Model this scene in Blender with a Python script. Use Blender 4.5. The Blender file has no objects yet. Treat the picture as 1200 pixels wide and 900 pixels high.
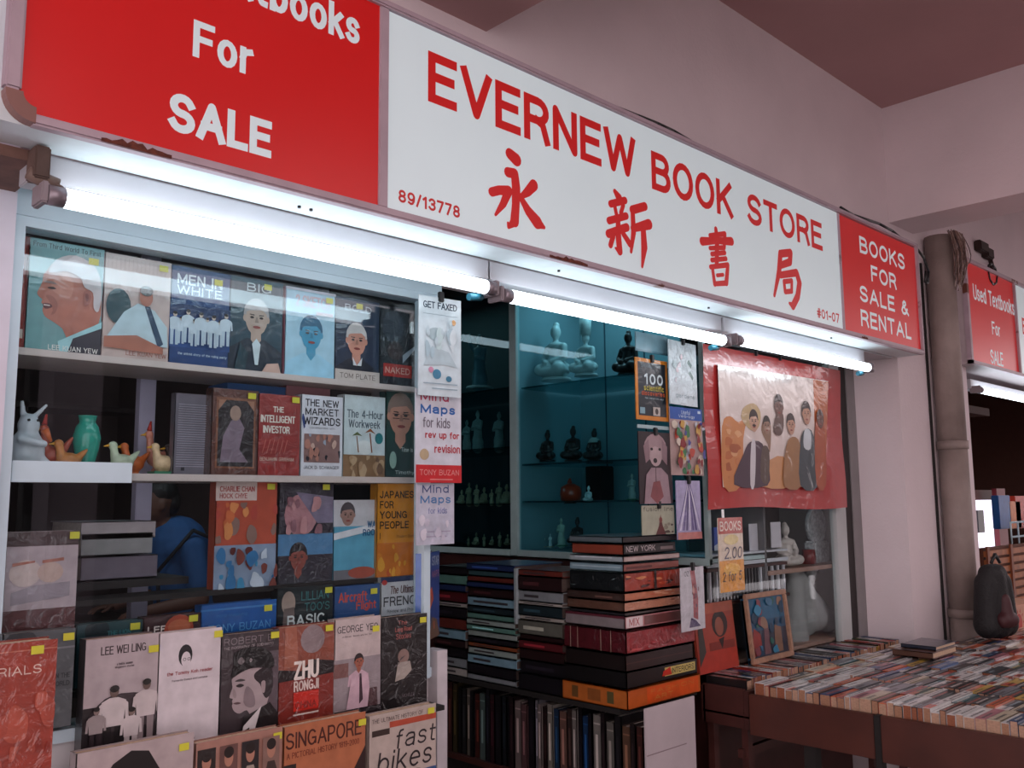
import bpy, bmesh, math, random
from mathutils import Vector, Matrix
random.seed(7)
SC = bpy.context.scene
COL = SC.collection

# ------------------------------------------------------------------ camera
F, CAMH = 1073.05, 1.5
def _rot(yaw, pitch, roll):
    f = Vector((math.sin(yaw)*math.cos(pitch), math.cos(yaw)*math.cos(pitch), math.sin(pitch)))
    r = Vector((math.cos(yaw), -math.sin(yaw), 0)); u = r.cross(f)
    return r*math.cos(roll)+u*math.sin(roll), -r*math.sin(roll)+u*math.cos(roll), f
RT, UP, FW = _rot(.77374117, .12675133, -.00863754)
cam = bpy.data.objects.new('camera', bpy.data.cameras.new('camera')); COL.objects.link(cam)
cam.matrix_world = Matrix(((RT.x, UP.x, -FW.x, 0), (RT.y, UP.y, -FW.y, 0), (RT.z, UP.z, -FW.z, CAMH), (0, 0, 0, 1)))
cam.data.sensor_width = 36; cam.data.lens = 36*F/1200; cam.data.clip_start = .02
SC.camera = cam
# ------------------------------------------------------------------ world, exposure, lights
w = bpy.data.worlds.new('daylight'); SC.world = w; w.use_nodes = True
w.node_tree.nodes['Background'].inputs[0].default_value = (.80, .69, .71, 1)
w.node_tree.nodes['Background'].inputs[1].default_value = 2.7
SC.view_settings.view_transform = 'Standard'; SC.view_settings.look = 'None'
SC.view_settings.exposure = 0; SC.view_settings.gamma = 1; SC.view_settings.use_curve_mapping = False
TUBE = 7.0          # strength of the fluorescent tubes
SIGN = .28           # strength of the backlit sign faces
def area(name, loc, rot, sx, sy, p, c):
    l = bpy.data.lights.new(name, 'AREA'); l.shape = 'RECTANGLE'; l.size = sx; l.size_y = sy; l.energy = p; l.color = c
    o = bpy.data.objects.new(name, l); o.location = loc; o.rotation_euler = rot; COL.objects.link(o); return o
area('shop_fill_light', (1.8, 4.2, 2.5), (0, 0, 0), 1.2, .2, 5, (.8, .92, 1))  # fill light added to light the shop interior and the person
area('neighbour_fill_light', (7.5, 3.2, 2.5), (0, 0, 0), 1.2, .2, 45, (1, .75, .6))  # fill light added to brighten the next shop, no fitting modelled

# ------------------------------------------------------------------ pixel of the photograph -> point on a real plane
def _ray(px, py): return FW*F + RT*(px-600) - UP*(py-450)
def at(px, py, Y):
    d = _ray(px, py); t = Y/d.y; return (d.x*t, CAMH+d.z*t)
def atX(px, py, X):
    d = _ray(px, py); t = X/d.x; return (d.y*t, CAMH+d.z*t)

# ------------------------------------------------------------------ colours and materials
def lin(h):
    h = h.lstrip('#'); v = [int(h[i:i+2], 16)/255 for i in (0, 2, 4)]
    return tuple(x/12.92 if x <= .04045 else ((x+.055)/1.055)**2.4 for x in v)+(1,)
MATS = {}
def mat(kind, col=None, rough=.5, metal=0, emit=0, noise=.08, scale=20, bump=0, bscale=60, coat=0, rust=None, rustat=.6):
    key = (kind, col, rough, metal, emit, noise, scale, bump, coat, rust)
    if key in MATS: return MATS[key]
    m = bpy.data.materials.new(kind); m.use_nodes = True; N = m.node_tree.nodes; L = m.node_tree.links
    b = N['Principled BSDF']; b.inputs['Roughness'].default_value = rough; b.inputs['Metallic'].default_value = metal
    tc = N.new('ShaderNodeTexCoord')
    n = N.new('ShaderNodeTexNoise'); n.inputs['Scale'].default_value = scale; n.inputs['Detail'].default_value = 5
    L.new(tc.outputs['Object'], n.inputs['Vector'])
    mx = N.new('ShaderNodeMix'); mx.data_type = 'RGBA'; mx.blend_type = 'MULTIPLY'; mx.inputs[0].default_value = 1
    rp = N.new('ShaderNodeMapRange'); rp.inputs[1].default_value = .3; rp.inputs[2].default_value = .7
    rp.inputs[3].default_value = 1-noise; rp.inputs[4].default_value = 1+noise*.4
    L.new(n.outputs[0], rp.inputs[0]); L.new(rp.outputs[0], mx.inputs[7])
    if col is None:
        a = N.new('ShaderNodeAttribute'); a.attribute_name = 'Col'; L.new(a.outputs['Color'], mx.inputs[6])
    else: mx.inputs[6].default_value = lin(col)
    out = mx.outputs[2]
    if rust:
        n2 = N.new('ShaderNodeTexNoise'); n2.inputs['Scale'].default_value = 6; n2.inputs['Detail'].default_value = 8
        L.new(tc.outputs['Object'], n2.inputs['Vector'])
        r2 = N.new('ShaderNodeMapRange'); r2.inputs[1].default_value = rustat; r2.inputs[2].default_value = rustat+.03
        L.new(n2.outputs[0], r2.inputs[0])
        m2 = N.new('ShaderNodeMix'); m2.data_type = 'RGBA'; L.new(r2.outputs[0], m2.inputs[0]); L.new(out, m2.inputs[6]); m2.inputs[7].default_value = lin(rust)
        out = m2.outputs[2]
    L.new(out, b.inputs['Base Color'])
    if emit:
        L.new(out, b.inputs['Emission Color']); b.inputs['Emission Strength'].default_value = emit
    if bump:
        n3 = N.new('ShaderNodeTexNoise'); n3.inputs['Scale'].default_value = bscale; n3.inputs['Detail'].default_value = 3; n3.inputs['Distortion'].default_value = 1.2
        L.new(tc.outputs['Object'], n3.inputs['Vector'])
        bp = N.new('ShaderNodeBump'); bp.inputs['Strength'].default_value = bump; bp.inputs['Distance'].default_value = .01
        L.new(n3.outputs[0], bp.inputs['Height'])
        L.new(bp.outputs[0], b.inputs['Coat Normal' if coat else 'Normal'])
    if coat:
        b.inputs['Coat Weight'].default_value = coat; b.inputs['Coat Roughness'].default_value = .08
    MATS[key] = m; return m
def glass(name, tint, refl=.06, edge=.6):
    m = bpy.data.materials.new(name); m.use_nodes = True; N = m.node_tree.nodes; L = m.node_tree.links
    N.remove(N['Principled BSDF']); o = N['Material Output']
    t = N.new('ShaderNodeBsdfTransparent'); t.inputs[0].default_value = tint+(1,)
    g = N.new('ShaderNodeBsdfGlossy'); g.inputs['Roughness'].default_value = .01; g.inputs[0].default_value = (.95, .98, 1, 1)
    lw = N.new('ShaderNodeLayerWeight'); lw.inputs[0].default_value = .5
    pw = N.new('ShaderNodeMath'); pw.operation = 'POWER'; pw.inputs[1].default_value = 4
    mr = N.new('ShaderNodeMapRange'); mr.inputs[3].default_value = refl; mr.inputs[4].default_value = edge
    mx = N.new('ShaderNodeMixShader')
    L.new(lw.outputs['Facing'], pw.inputs[0]); L.new(pw.outputs[0], mr.inputs[0]); L.new(mr.outputs[0], mx.inputs[0])
    L.new(t.outputs[0], mx.inputs[1]); L.new(g.outputs[0], mx.inputs[2]); L.new(mx.outputs[0], o.inputs[0])
    return m
PAPER = mat('printed_paper', rough=.55)
GLOSS = mat('glossy_cover', rough=.38, coat=.6, noise=.16, scale=28, bump=.25, bscale=16)
WRAP = mat('shrink_wrapped_cover', rough=.35, coat=1, noise=.2, scale=30, bump=1.0, bscale=30)
PAGES = mat('page_block_paper', 'c9a98f', rough=.8, noise=.25, scale=200)
PAGESW = mat('page_block_white_paper', 'cfc4bb', rough=.8, noise=.2, scale=200)
STICK = mat('price_sticker_paper', 'cfc93a', rough=.5)
WALLW = mat('painted_wall', 'dccdd0', rough=.7, noise=.07, scale=3, bump=.15, bscale=40)
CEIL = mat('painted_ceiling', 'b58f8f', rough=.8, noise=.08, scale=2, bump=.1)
FRAMEW = mat('white_painted_frame', 'c3d6e0', rough=.45, noise=.06, scale=12)
ALU = mat('sign_frame_metal', 'b7a2ac', rough=.42, metal=0, noise=.12, scale=15, rust='6b3d2e', rustat=.63)
DARK = mat('dark_recess', '1c1716', rough=.8)
WOOD = mat('dark_red_wood', '4a2622', rough=.45, noise=.3, scale=9)
BLACK = mat('black_metal', '1a1a1c', rough=.4)

# ------------------------------------------------------------------ mesh builder
class B:
    def __init__(s): s.v = []; s.f = []; s.c = []; s.sm = []
    def quad(s, pts, c='ffffff', sm=False):
        i = len(s.v); s.v += [tuple(p) for p in pts]; s.f.append(tuple(range(i, i+len(pts)))); s.c.append(c); s.sm.append(sm); return s
    def box(s, x0, x1, y0, y1, z0, z1, c='ffffff', bev=0):
        i = len(s.v)
        if bev <= 0:
            s.v += [(x, y, z) for z in (z0, z1) for y in (y0, y1) for x in (x0, x1)]
            F_ = [(0,2,3,1),(4,5,7,6),(0,1,5,4),(2,6,7,3),(0,4,6,2),(1,3,7,5)]
            for f in F_: s.f.append(tuple(i+k for k in f)); s.c.append(c); s.sm.append(False)
        else:
            bm = bmesh.new(); bmesh.ops.create_cube(bm, size=1)
            for v in bm.verts: v.co = Vector(((x0+x1)/2+v.co.x*(x1-x0), (y0+y1)/2+v.co.y*(y1-y0), (z0+z1)/2+v.co.z*(z1-z0)))
            bmesh.ops.bevel(bm, geom=bm.edges[:], offset=bev, segments=2, affect='EDGES')
            s.addbm(bm, c)
        return s
    def addbm(s, bm, c='ffffff', sm=False, M=None):
        i = len(s.v); bm.verts.index_update()
        s.v += [tuple(M @ v.co if M else v.co) for v in bm.verts]
        for f in bm.faces: s.f.append(tuple(i+v.index for v in f.verts)); s.c.append(c); s.sm.append(sm)
        bm.free(); return s
    def cyl(s, p0, p1, r0, r1=None, c='ffffff', n=12, caps=True):
        r1 = r0 if r1 is None else r1; p0 = Vector(p0); p1 = Vector(p1); d = (p1-p0).normalized()
        a = d.orthogonal().normalized(); b = d.cross(a); i = len(s.v)
        for p, r in ((p0, r0), (p1, r1)):
            for k in range(n): t = 2*math.pi*k/n; s.v.append(tuple(p+a*r*math.cos(t)+b*r*math.sin(t)))
        for k in range(n): s.f.append((i+k, i+(k+1) % n, i+n+(k+1) % n, i+n+k)); s.c.append(c); s.sm.append(True)
        if caps:
            s.f.append(tuple(i+k for k in reversed(range(n)))); s.f.append(tuple(i+n+k for k in range(n))); s.c += [c, c]; s.sm += [False, False]
        return s
    def tube(s, pts, r, c='ffffff', n=6):
        for a, b in zip(pts, pts[1:]): s.cyl(a, b, r, r, c, n)
        return s
    def lathe(s, prof, c='ffffff', n=20, o=(0, 0, 0)):
        i = len(s.v)
        for r, z in prof:
            for k in range(n): t = 2*math.pi*k/n; s.v.append((o[0]+r*math.cos(t), o[1]+r*math.sin(t), o[2]+z))
        for j in range(len(prof)-1):
            for k in range(n): s.f.append((i+j*n+k, i+j*n+(k+1) % n, i+(j+1)*n+(k+1) % n, i+(j+1)*n+k)); s.c.append(c); s.sm.append(True)
        return s
    def face_front(s):
        # every flat face looks towards -y
        for i, f in enumerate(s.f):
            a = sum(s.v[f[k-1]][0]*s.v[f[k]][2]-s.v[f[k]][0]*s.v[f[k-1]][2] for k in range(len(f)))
            if a < 0: s.f[i] = tuple(reversed(f))
        return s
    def mesh(s, name, m):
        me = bpy.data.meshes.new(name)
        if 'print' in name or 'lettering' in name or 'brush' in name: s.face_front()
        me.from_pydata(s.v, [], s.f); me.materials.append(m)
        if not ('print' in name or 'lettering' in name or 'brush' in name):
            bm = bmesh.new(); bm.from_mesh(me); bmesh.ops.recalc_face_normals(bm, faces=bm.faces[:]); bm.to_mesh(me); bm.free()
        me.polygons.foreach_set('use_smooth', s.sm)
        ca = me.color_attributes.new('Col', 'FLOAT_COLOR', 'CORNER'); cc = {}; buf = []
        for p, c in zip(me.polygons, s.c):
            if c not in cc: cc[c] = list(lin(c))
            buf += cc[c]*p.loop_total
        ca.data.foreach_set('color', buf); me.update(); return me
    def build(s, name, m, parent=None, loc=(0, 0, 0), rz=0):
        o = bpy.data.objects.new(name, s.mesh(name, m)); COL.objects.link(o); o.parent = parent; o.location = loc; o.rotation_euler.z = rz; return o
def tag(o, label, cat, group=None):
    o['label'] = label; o['category'] = cat
    if group: o['group'] = group
    return o
def empty(name, loc, rz=0, rx=0):
    o = bpy.data.objects.new(name, None); COL.objects.link(o); o.location = loc; o.rotation_euler = (rx, 0, rz); o.empty_display_size = .05; return o
def struct(o, kind='structure'): o['kind'] = kind; return o

# ------------------------------------------------------------------ flat print (lettering and pictures on covers)
def _arc(cx, cy, rx, ry, a0, a1, n=None):
    n = n or max(3, int(abs(a1-a0)/20)); return [(cx+rx*math.cos(math.radians(a0+(a1-a0)*k/n)), cy+ry*math.sin(math.radians(a0+(a1-a0)*k/n))) for k in range(n+1)]
def _bowl(x0, x1, y0, y1):     # a D-shaped bowl from (x0,y1) round to (x0,y0)
    r = (y1-y0)/2; return [(x0, y1)]+_arc(x1-r*.9, (y0+y1)/2, r*.9, r, 90, -90, 9)+[(x0, y0)]
def _s(w_, h_):
    q = h_/4; return _arc(w_/2, h_-q, w_/2*.92, q, 20, 180, 8)+_arc(w_/2, h_-q, w_/2*.92, q, 180, 262, 4)[1:]+_arc(w_/2, q, w_/2, q, 82, 0, 4)+_arc(w_/2, q, w_/2, q, 0, -160, 8)[1:]
X_ = .72
GL = {
 'A': (.68, [[(0, 0), (.34, 1), (.68, 0)], [(.12, .33), (.56, .33)]]), 'B': (.60, [[(0, 0), (0, 1)], _bowl(0, .55, .53, 1), _bowl(0, .6, 0, .53)]),
 'C': (.66, [_arc(.34, .5, .34, .5, 45, 315, 14)]), 'D': (.62, [[(0, 0), (0, 1)], [(0, 1)]+_arc(.24, .5, .38, .5, 90, -90, 10)+[(0, 0)]]), 'E': (.52, [[(.52, 1), (0, 1), (0, 0), (.52, 0)], [(0, .53), (.46, .53)]]),
 'F': (.50, [[(.50, 1), (0, 1), (0, 0)], [(0, .52), (.43, .52)]]), 'G': (.68, [_arc(.34, .5, .34, .5, 45, 330, 15), [(.66, .08), (.66, .45), (.4, .45)]]), 'H': (.58, [[(0, 0), (0, 1)], [(.58, 0), (.58, 1)], [(0, .53), (.58, .53)]]),
 'I': (.02, [[(.01, 0), (.01, 1)]]), 'J': (.42, [[(.42, 1), (.42, .24)]+_arc(.21, .22, .21, .22, 0, -180, 8)]), 'K': (.60, [[(0, 0), (0, 1)], [(.56, 1), (.02, .38)], [(.2, .58), (.60, 0)]]), 'L': (.46, [[(0, 1), (0, 0), (.46, 0)]]),
 'M': (.74, [[(0, 0), (0, 1), (.37, .1), (.74, 1), (.74, 0)]]), 'N': (.58, [[(0, 0), (0, 1), (.58, 0), (.58, 1)]]), 'O': (.70, [_arc(.35, .5, .35, .5, 0, 360, 20)]), 'P': (.56, [[(0, 0), (0, 1)], _bowl(0, .56, .45, 1)]),
 'Q': (.70, [_arc(.35, .5, .35, .5, 0, 360, 20), [(.42, .22), (.7, -.03)]]), 'R': (.58, [[(0, 0), (0, 1)], _bowl(0, .56, .48, 1), [(.3, .48), (.46, .40), (.52, .2), (.58, 0)]]), 'S': (.58, [_s(.58, 1)]), 'T': (.58, [[(0, 1), (.58, 1)], [(.29, 1), (.29, 0)]]),
 'U': (.58, [[(0, 1), (0, .3)]+_arc(.29, .29, .29, .29, 180, 360, 9)+[(.58, 1)]]), 'V': (.62, [[(0, 1), (.31, 0), (.62, 1)]]), 'W': (.94, [[(0, 1), (.22, 0), (.47, .95), (.72, 0), (.94, 1)]]), 'X': (.6, [[(0, 0), (.6, 1)], [(0, 1), (.6, 0)]]),
 'Y': (.6, [[(0, 1), (.3, .45), (.6, 1)], [(.3, .45), (.3, 0)]]), 'Z': (.54, [[(0, 1), (.54, 1), (0, 0), (.54, 0)]]),
 'a': (.44, [[(.02, .58), (.1, .7), (.24, X_), (.38, .68), (.42, .55), (.42, 0)], [(.42, .42), (.2, .4), (.04, .33), (0, .18), (.07, .04), (.2, 0), (.36, .05), (.42, .2)]]), 'b': (.46, [[(0, 1), (0, 0)], _arc(.23, .36, .23, .36, 180, -180, 14)]),
 'c': (.44, [_arc(.23, .36, .23, .36, 50, 310, 11)]), 'd': (.46, [[(.46, 1), (.46, 0)], _arc(.23, .36, .23, .36, 0, 360, 14)]), 'e': (.46, [[(.03, .38), (.45, .38)]+_arc(.23, .36, .23, .36, 5, 310, 13)]), 'f': (.26, [[(.26, 1), (.14, .97), (.1, .85), (.1, 0)], [(0, .68), (.24, .68)]]),
 'g': (.46, [_arc(.23, .36, .23, .36, 0, 360, 14), [(.46, .7), (.46, -.1), (.36, -.25), (.2, -.27), (.04, -.2)]]), 'h': (.42, [[(0, 0), (0, 1)], [(0, .5)]+_arc(.21, .5, .21, .22, 160, 0, 7)+[(.42, 0)]]), 'i': (.02, [[(.01, 0), (.01, .7)], [(.01, .95), (.01, 1)]]),
 'j': (.1, [[(.08, .7), (.08, -.15), (0, -.25)], [(.08, .95), (.08, 1)]]), 'k': (.42, [[(0, 0), (0, 1)], [(.38, .7), (.02, .3)], [(.14, .42), (.42, 0)]]), 'l': (.02, [[(.01, 0), (.01, 1)]]), 'm': (.7, [[(0, 0), (0, .7)], [(0, .5)]+_arc(.17, .52, .17, .2, 160, 0, 6)+[(.35, 0)], [(.35, .5)]+_arc(.52, .52, .17, .2, 160, 0, 6)+[(.7, 0)]]),
 'n': (.42, [[(0, 0), (0, .7)], [(0, .5)]+_arc(.21, .5, .21, .22, 160, 0, 7)+[(.42, 0)]]), 'o': (.48, [_arc(.24, .36, .24, .36, 0, 360, 16)]), 'p': (.46, [[(0, .7), (0, -.27)], _arc(.23, .36, .23, .36, 180, -180, 14)]), 'q': (.46, [[(.46, .7), (.46, -.27)], _arc(.23, .36, .23, .36, 0, 360, 14)]),
 'r': (.26, [[(0, 0), (0, .7)], [(0, .45), (.06, .62), (.26, .68)]]), 's': (.38, [_s(.38, X_)]), 't': (.26, [[(.1, .92), (.1, .1), (.15, .01), (.26, 0)], [(0, .68), (.25, .68)]]), 'u': (.42, [[(0, .7), (0, .2)]+_arc(.21, .22, .21, .22, 180, 340, 7), [(.42, 0), (.42, .7)]]),
 'v': (.44, [[(0, .7), (.22, 0), (.44, .7)]]), 'w': (.66, [[(0, .7), (.17, 0), (.33, .66), (.49, 0), (.66, .7)]]), 'x': (.42, [[(0, 0), (.42, .7)], [(0, .7), (.42, 0)]]), 'y': (.44, [[(0, .7), (.23, .03)], [(.44, .7), (.2, -.15), (.05, -.27)]]), 'z': (.4, [[(0, .7), (.4, .7), (0, 0), (.4, 0)]]),
 '0': (.48, [_arc(.24, .5, .24, .5, 0, 360, 16)]), '1': (.24, [[(0, .78), (.2, 1), (.2, 0)]]), '2': (.48, [_arc(.24, .73, .24, .27, 170, -30, 9)+[(0, 0), (.48, 0)]]), '3': (.48, [_arc(.24, .76, .22, .24, 160, -90, 9), _arc(.24, .27, .24, .27, 90, -160, 9)]), '4': (.5, [[(.38, 0), (.38, 1), (0, .28), (.5, .28)]]),
 '5': (.48, [[(.44, 1), (.08, 1), (.03, .52)]+_arc(.22, .32, .25, .32, 120, -150, 9)]), '7': (.46, [[(0, 1), (.46, 1), (.16, 0)]]), '8': (.48, [_arc(.24, .76, .21, .24, 0, 360, 12), _arc(.24, .26, .24, .26, 0, 360, 12)]), '9': (.48, [_arc(.24, .68, .24, .32, 0, 360, 14), [(.48, .68), (.46, .3), (.35, .05), (.2, 0), (.05, .1)]]),
 '6': (.48, [_arc(.24, .32, .24, .32, 0, 360, 14), [(0, .32), (.04, .7), (.16, .95), (.3, 1), (.43, .9)]]), '&': (.62, [[(.62, 0), (.14, .68), (.14, .85), (.26, 1), (.38, .93), (.4, .8), (.3, .66), (.08, .48), (0, .25), (.08, .05), (.22, 0), (.38, .08), (.52, .4)]]),
 '#': (.5, [[(.14, 0), (.2, 1)], [(.34, 0), (.4, 1)], [(0, .65), (.5, .65)], [(0, .33), (.5, .33)]]), '/': (.28, [[(0, -.03), (.28, 1.03)]]), '-': (.3, [[(0, .42), (.3, .42)]]), "'": (.03, [[(.01, .8), (.01, 1)]]), '.': (.02, [[(.01, 0), (.01, .02)]]), ' ': (.22, [])}
def layout(t, gap):
    x = 0; out = []; first = True
    for ch in t:
        if ch not in GL: ch = ' '
        w_, st = GL[ch]
        if not first: x += gap
        out += [[(x+a, b) for a, b in s_] for s_ in st]; x += w_; first = False
    xs = [p[0] for s_ in out for p in s_]; ys = [p[1] for s_ in out for p in s_]
    return out, min(xs), max(xs), min(ys), max(ys)
def stroke_polys(st, T):
    """quads of one pen stroke of width T with square ends"""
    runs = []; cur = [st[0]]; res = []
    def turn(a, b, c):
        d = (Vector(b)-Vector(a)); e = (Vector(c)-Vector(b)); return abs(math.degrees(d.angle(e))) if d.length > 1e-7 and e.length > 1e-7 else 0
    corners = []
    for k in range(1, len(st)-1):
        cur.append(st[k]); tn = turn(st[k-1], st[k], st[k+1])
        if tn > 42: runs.append(cur); corners.append((st[k], tn)); cur = [st[k]]
    cur.append(st[-1]); runs.append(cur); closed = (Vector(st[0])-Vector(st[-1])).length < 1e-6
    for ri, r in enumerate(runs):
        P = [Vector(p) for p in r]; P = [p for k, p in enumerate(P) if k == 0 or (p-P[k-1]).length > 1e-7]
        if len(P) < 2: continue
        sq0 = (ri == 0 and not closed) or (ri > 0 and 70 < corners[ri-1][1] < 110); sq1 = (ri == len(runs)-1 and not closed) or (ri < len(runs)-1 and 70 < corners[ri][1] < 110)
        N = []
        for k in range(len(P)):
            if closed and len(runs) == 1 and k in (0, len(P)-1): d = (P[1]-P[0]).normalized()+(P[-1]-P[-2]).normalized()
            else: d = ((P[k]-P[k-1]).normalized() if k else Vector((0, 0)))+((P[k+1]-P[k]).normalized() if k < len(P)-1 else Vector((0, 0)))
            d.normalize(); N.append(Vector((-d.y, d.x))*T/2)
        if sq0: P[0] = P[0]-(P[1]-P[0]).normalized()*T/2
        if sq1: P[-1] = P[-1]+(P[-1]-P[-2]).normalized()*T/2
        for k in range(len(P)-1): res.append((ri % 3, [P[k]+N[k], P[k]-N[k], P[k+1]-N[k+1], P[k+1]+N[k+1]]))
    for c, tn in corners:
        if not 70 < tn < 110: res.append((3, [(c[0]+T/2*math.cos(a*math.pi/5), c[1]+T/2*math.sin(a*math.pi/5)) for a in range(10)]))
    return res
class Print:
    """flat print of w x h, local x in 0..w, z in 0..h, facing -y"""
    def __init__(s, w, h, y=0, step=.00025): s.w = w; s.h = h; s.y = y-step; s.step = step; s.b = B(); s.n = 0
    def P(s, pts, c):
        y = s.y-s.step*s.n; s.n += 1
        s.b.quad([(max(0, min(1, u))*s.w, y, max(0, min(1, v))*s.h) for u, v in pts], c)
    def T(s, t, u0, v0, u1, v1, c, bold=.012, shear=0):
        y = s.y-s.step*s.n; s.n += 1; wt = max(.09, .125+bold*2.2)
        st, x0, x1, y0, y1 = layout(t, .14+wt*.75); W = (u1-u0)*s.w; H = (v1-v0)*s.h
        T_ = min(wt*H, W*.26/max(1, len(t))+.03*H); kx = (W-T_)/max(.05, x1-x0); ky = (H-T_)/max(.05, y1-y0)
        for n_, q in enumerate(st):
            pts = [(u0*s.w+T_/2+(a-x0)*kx+shear*(b-y0)*ky, v0*s.h+T_/2+(b-y0)*ky) for a, b in q]
            for lay, poly in stroke_polys(pts, T_): s.b.quad([(p[0], y-1.4e-5*((n_ % 4)*4+min(lay, 3)), p[1]) for p in poly], c)
    def E(s, u, v, ru, rv, c, n=16): s.P([(u+ru*math.cos(2*math.pi*k/n), v+rv*math.sin(2*math.pi*k/n)) for k in range(n)], c)
    def face(s, u, v, k, skin, hair, shirt, glasses=False, body=True):
        a = s.h/s.w; r = k/2; q = r*a*.74
        dk = 'dark'
        if body:
            s.P([(u-q*2.6, v-r*3.4), (u-q*2.3, v-r*1.9), (u-q*.8, v-r*1.25), (u+q*.8, v-r*1.25), (u+q*2.3, v-r*1.9), (u+q*2.6, v-r*3.4)], shirt)
            s.P([(u-q*.45, v-r*1.3), (u-q*.42, v-r*.6), (u+q*.42, v-r*.6), (u+q*.45, v-r*1.3), (u, v-r*1.7)], skin)
        s.E(u, v+r*.22, q*1.12, r*.98, hair)
        s.E(u-q*1.0, v-r*.05, q*.16, r*.2, skin); s.E(u+q*1.0, v-r*.05, q*.16, r*.2, skin)
        s.E(u, v-r*.08, q*.95, r*.95, skin)
        s.P([(u-q*.95, v+r*.3), (u-q*.6, v+r*.42), (u+q*.5, v+r*.52), (u+q*.96, v+r*.25), (u+q*.7, v+r*.95), (u-q*.7, v+r*.95)], hair)
        for d in (-1, 1):
            s.E(u+d*q*.4, v+r*.02, q*.17, r*.07, '2a1c18'); s.P([(u+d*q*.2, v+r*.2), (u+d*q*.62, v+r*.22), (u+d*q*.62, v+r*.17), (u+d*q*.2, v+r*.13)], '3a2822')
            if glasses:
                s.P([(u+d*q*.12, v+r*.1), (u+d*q*.7, v+r*.1), (u+d*q*.7, v+r*.06), (u+d*q*.12, v+r*.06)], '201818')
                s.P([(u+d*q*.12, v-r*.12), (u+d*q*.7, v-r*.12), (u+d*q*.7, v-r*.16), (u+d*q*.12, v-r*.16)], '201818')
        s.P([(u-q*.06, v+r*.05), (u+q*.06, v+r*.05), (u+q*.17, v-r*.28), (u-q*.17, v-r*.28)], shade(skin, .82))
        s.E(u, v-r*.55, q*.34, r*.08, '8a3a34')
    def man(s, u, v, k, skin, shirt, trousers, hair='1a1412'):
        """small standing figure, feet at (u, v), height k"""
        a = s.h/s.w*k
        for d in (-1, 1): s.P([(u+d*.02*a, v+.5*k), (u+d*.13*a, v+.5*k), (u+d*.12*a, v), (u+d*.03*a, v)], trousers)
        s.P([(u-.14*a, v+.46*k), (u-.17*a, v+.8*k), (u-.06*a, v+.85*k), (u+.06*a, v+.85*k), (u+.17*a, v+.8*k), (u+.14*a, v+.46*k)], shirt)
        for d in (-1, 1): s.P([(u+d*.15*a, v+.8*k), (u+d*.2*a, v+.76*k), (u+d*.22*a, v+.5*k), (u+d*.17*a, v+.5*k)], shirt)
        s.E(u, v+.93*k, .065*a, .08*k, skin, 10); s.E(u, v+.97*k, .068*a, .05*k, hair, 10)
    def run(s, L):
        for it in L:
            k = it[0]
            if k == 'r': s.P([(it[1], it[2]), (it[3], it[2]), (it[3], it[4]), (it[1], it[4])], it[5])
            elif k == 'e': s.E(*it[1:])
            elif k == 'p': s.P(it[1], it[2])
            elif k == 'q': s.P(smooth(it[1]), it[2])
            elif k == 't': s.T(*it[1:])
            elif k == 'f': s.face(*it[1:])
            elif k == 'm': s.man(*it[1:])
        return s
def shade(h, k):
    v = [min(255, int(int(h[i:i+2], 16)*k)) for i in (0, 2, 4)]; return '%02x%02x%02x' % tuple(v)
def smooth(P, n=3):
    out = []; m = len(P)
    for i in range(m):
        a, b, c, d = P[i-1], P[i], P[(i+1) % m], P[(i+2) % m]
        for k in range(n):
            t = k/n; out.append(tuple(.5*((2*b[j])+(-a[j]+c[j])*t+(2*a[j]-5*b[j]+4*c[j]-d[j])*t*t+(-a[j]+3*b[j]-3*c[j]+d[j])*t**3) for j in (0, 1)))
    return out
def scribble(n, seed, u0, v0, u1, v1, cols, big=1):
    """irregular printed patches, for busy cover pictures"""
    r = random.Random(seed); out = []
    for i in range(n):
        u = r.uniform(u0, u1); v = r.uniform(v0, v1); a = r.uniform(.02, .09)*big; m = r.randint(5, 8); t0 = r.uniform(0, 6)
        out.append(('q', [(min(u1, max(u0, u+a*r.uniform(.6, 1.3)*math.cos(t0+6.283*k/m))), min(v1, max(v0, v+a*r.uniform(.6, 1.3)*math.sin(t0+6.283*k/m)))) for k in range(m)], r.choice(cols)))
    return out

# ================================================================== STRUCTURE
FY = 2.0           # plane of the shop front
WY = 1.77          # plane of the pillar and of the wall above the sign
ZB = 2.146         # underside of the sign
def sbox(name, x0, x1, y0, y1, z0, z1, m): return struct(B().box(x0, x1, y0, y1, z0, z1).build(name, m))
sbox('floor', -4, 13, -4, 7, -.1, 0, mat('floor_screed', '5a4a46', rough=.7))
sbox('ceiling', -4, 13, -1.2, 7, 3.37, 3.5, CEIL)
sbox('wall_front_upper', -4, 13, WY, 2.12, 2.66, 3.37, WALLW)
sbox('wall_front_lintel', .40, 4.25, 2.0, 2.12, 2.15, 2.66, WALLW)
sbox('trim_1', 4.25, 4.53, -1.2, WY, 2.80, 3.37, WALLW)          # beam above the pillar
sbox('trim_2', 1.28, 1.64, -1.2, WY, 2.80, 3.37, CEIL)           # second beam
sbox('wall_left', -.9, .535, 1.97, 2.12, 0, 2.66, mat('left_post_paint', 'd2ccd8', rough=.5, noise=.05))
sbox('wall_pillar', 4.25, 5.12, WY, 2.12, 0, 2.66, WALLW)
sbox('wall_window_base', .535, 1.66, 2.0, 2.1, 0, 1.05, mat('white_painted_base', 'c9c4c6', rough=.6, noise=.1, scale=6))
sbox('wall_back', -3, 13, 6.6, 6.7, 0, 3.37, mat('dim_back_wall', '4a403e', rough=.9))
sbox('wall_shop_side', -3.1, -3, 2.0, 6.7, 0, 3.37, mat('dim_side_wall', '4a4442', rough=.9))
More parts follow.
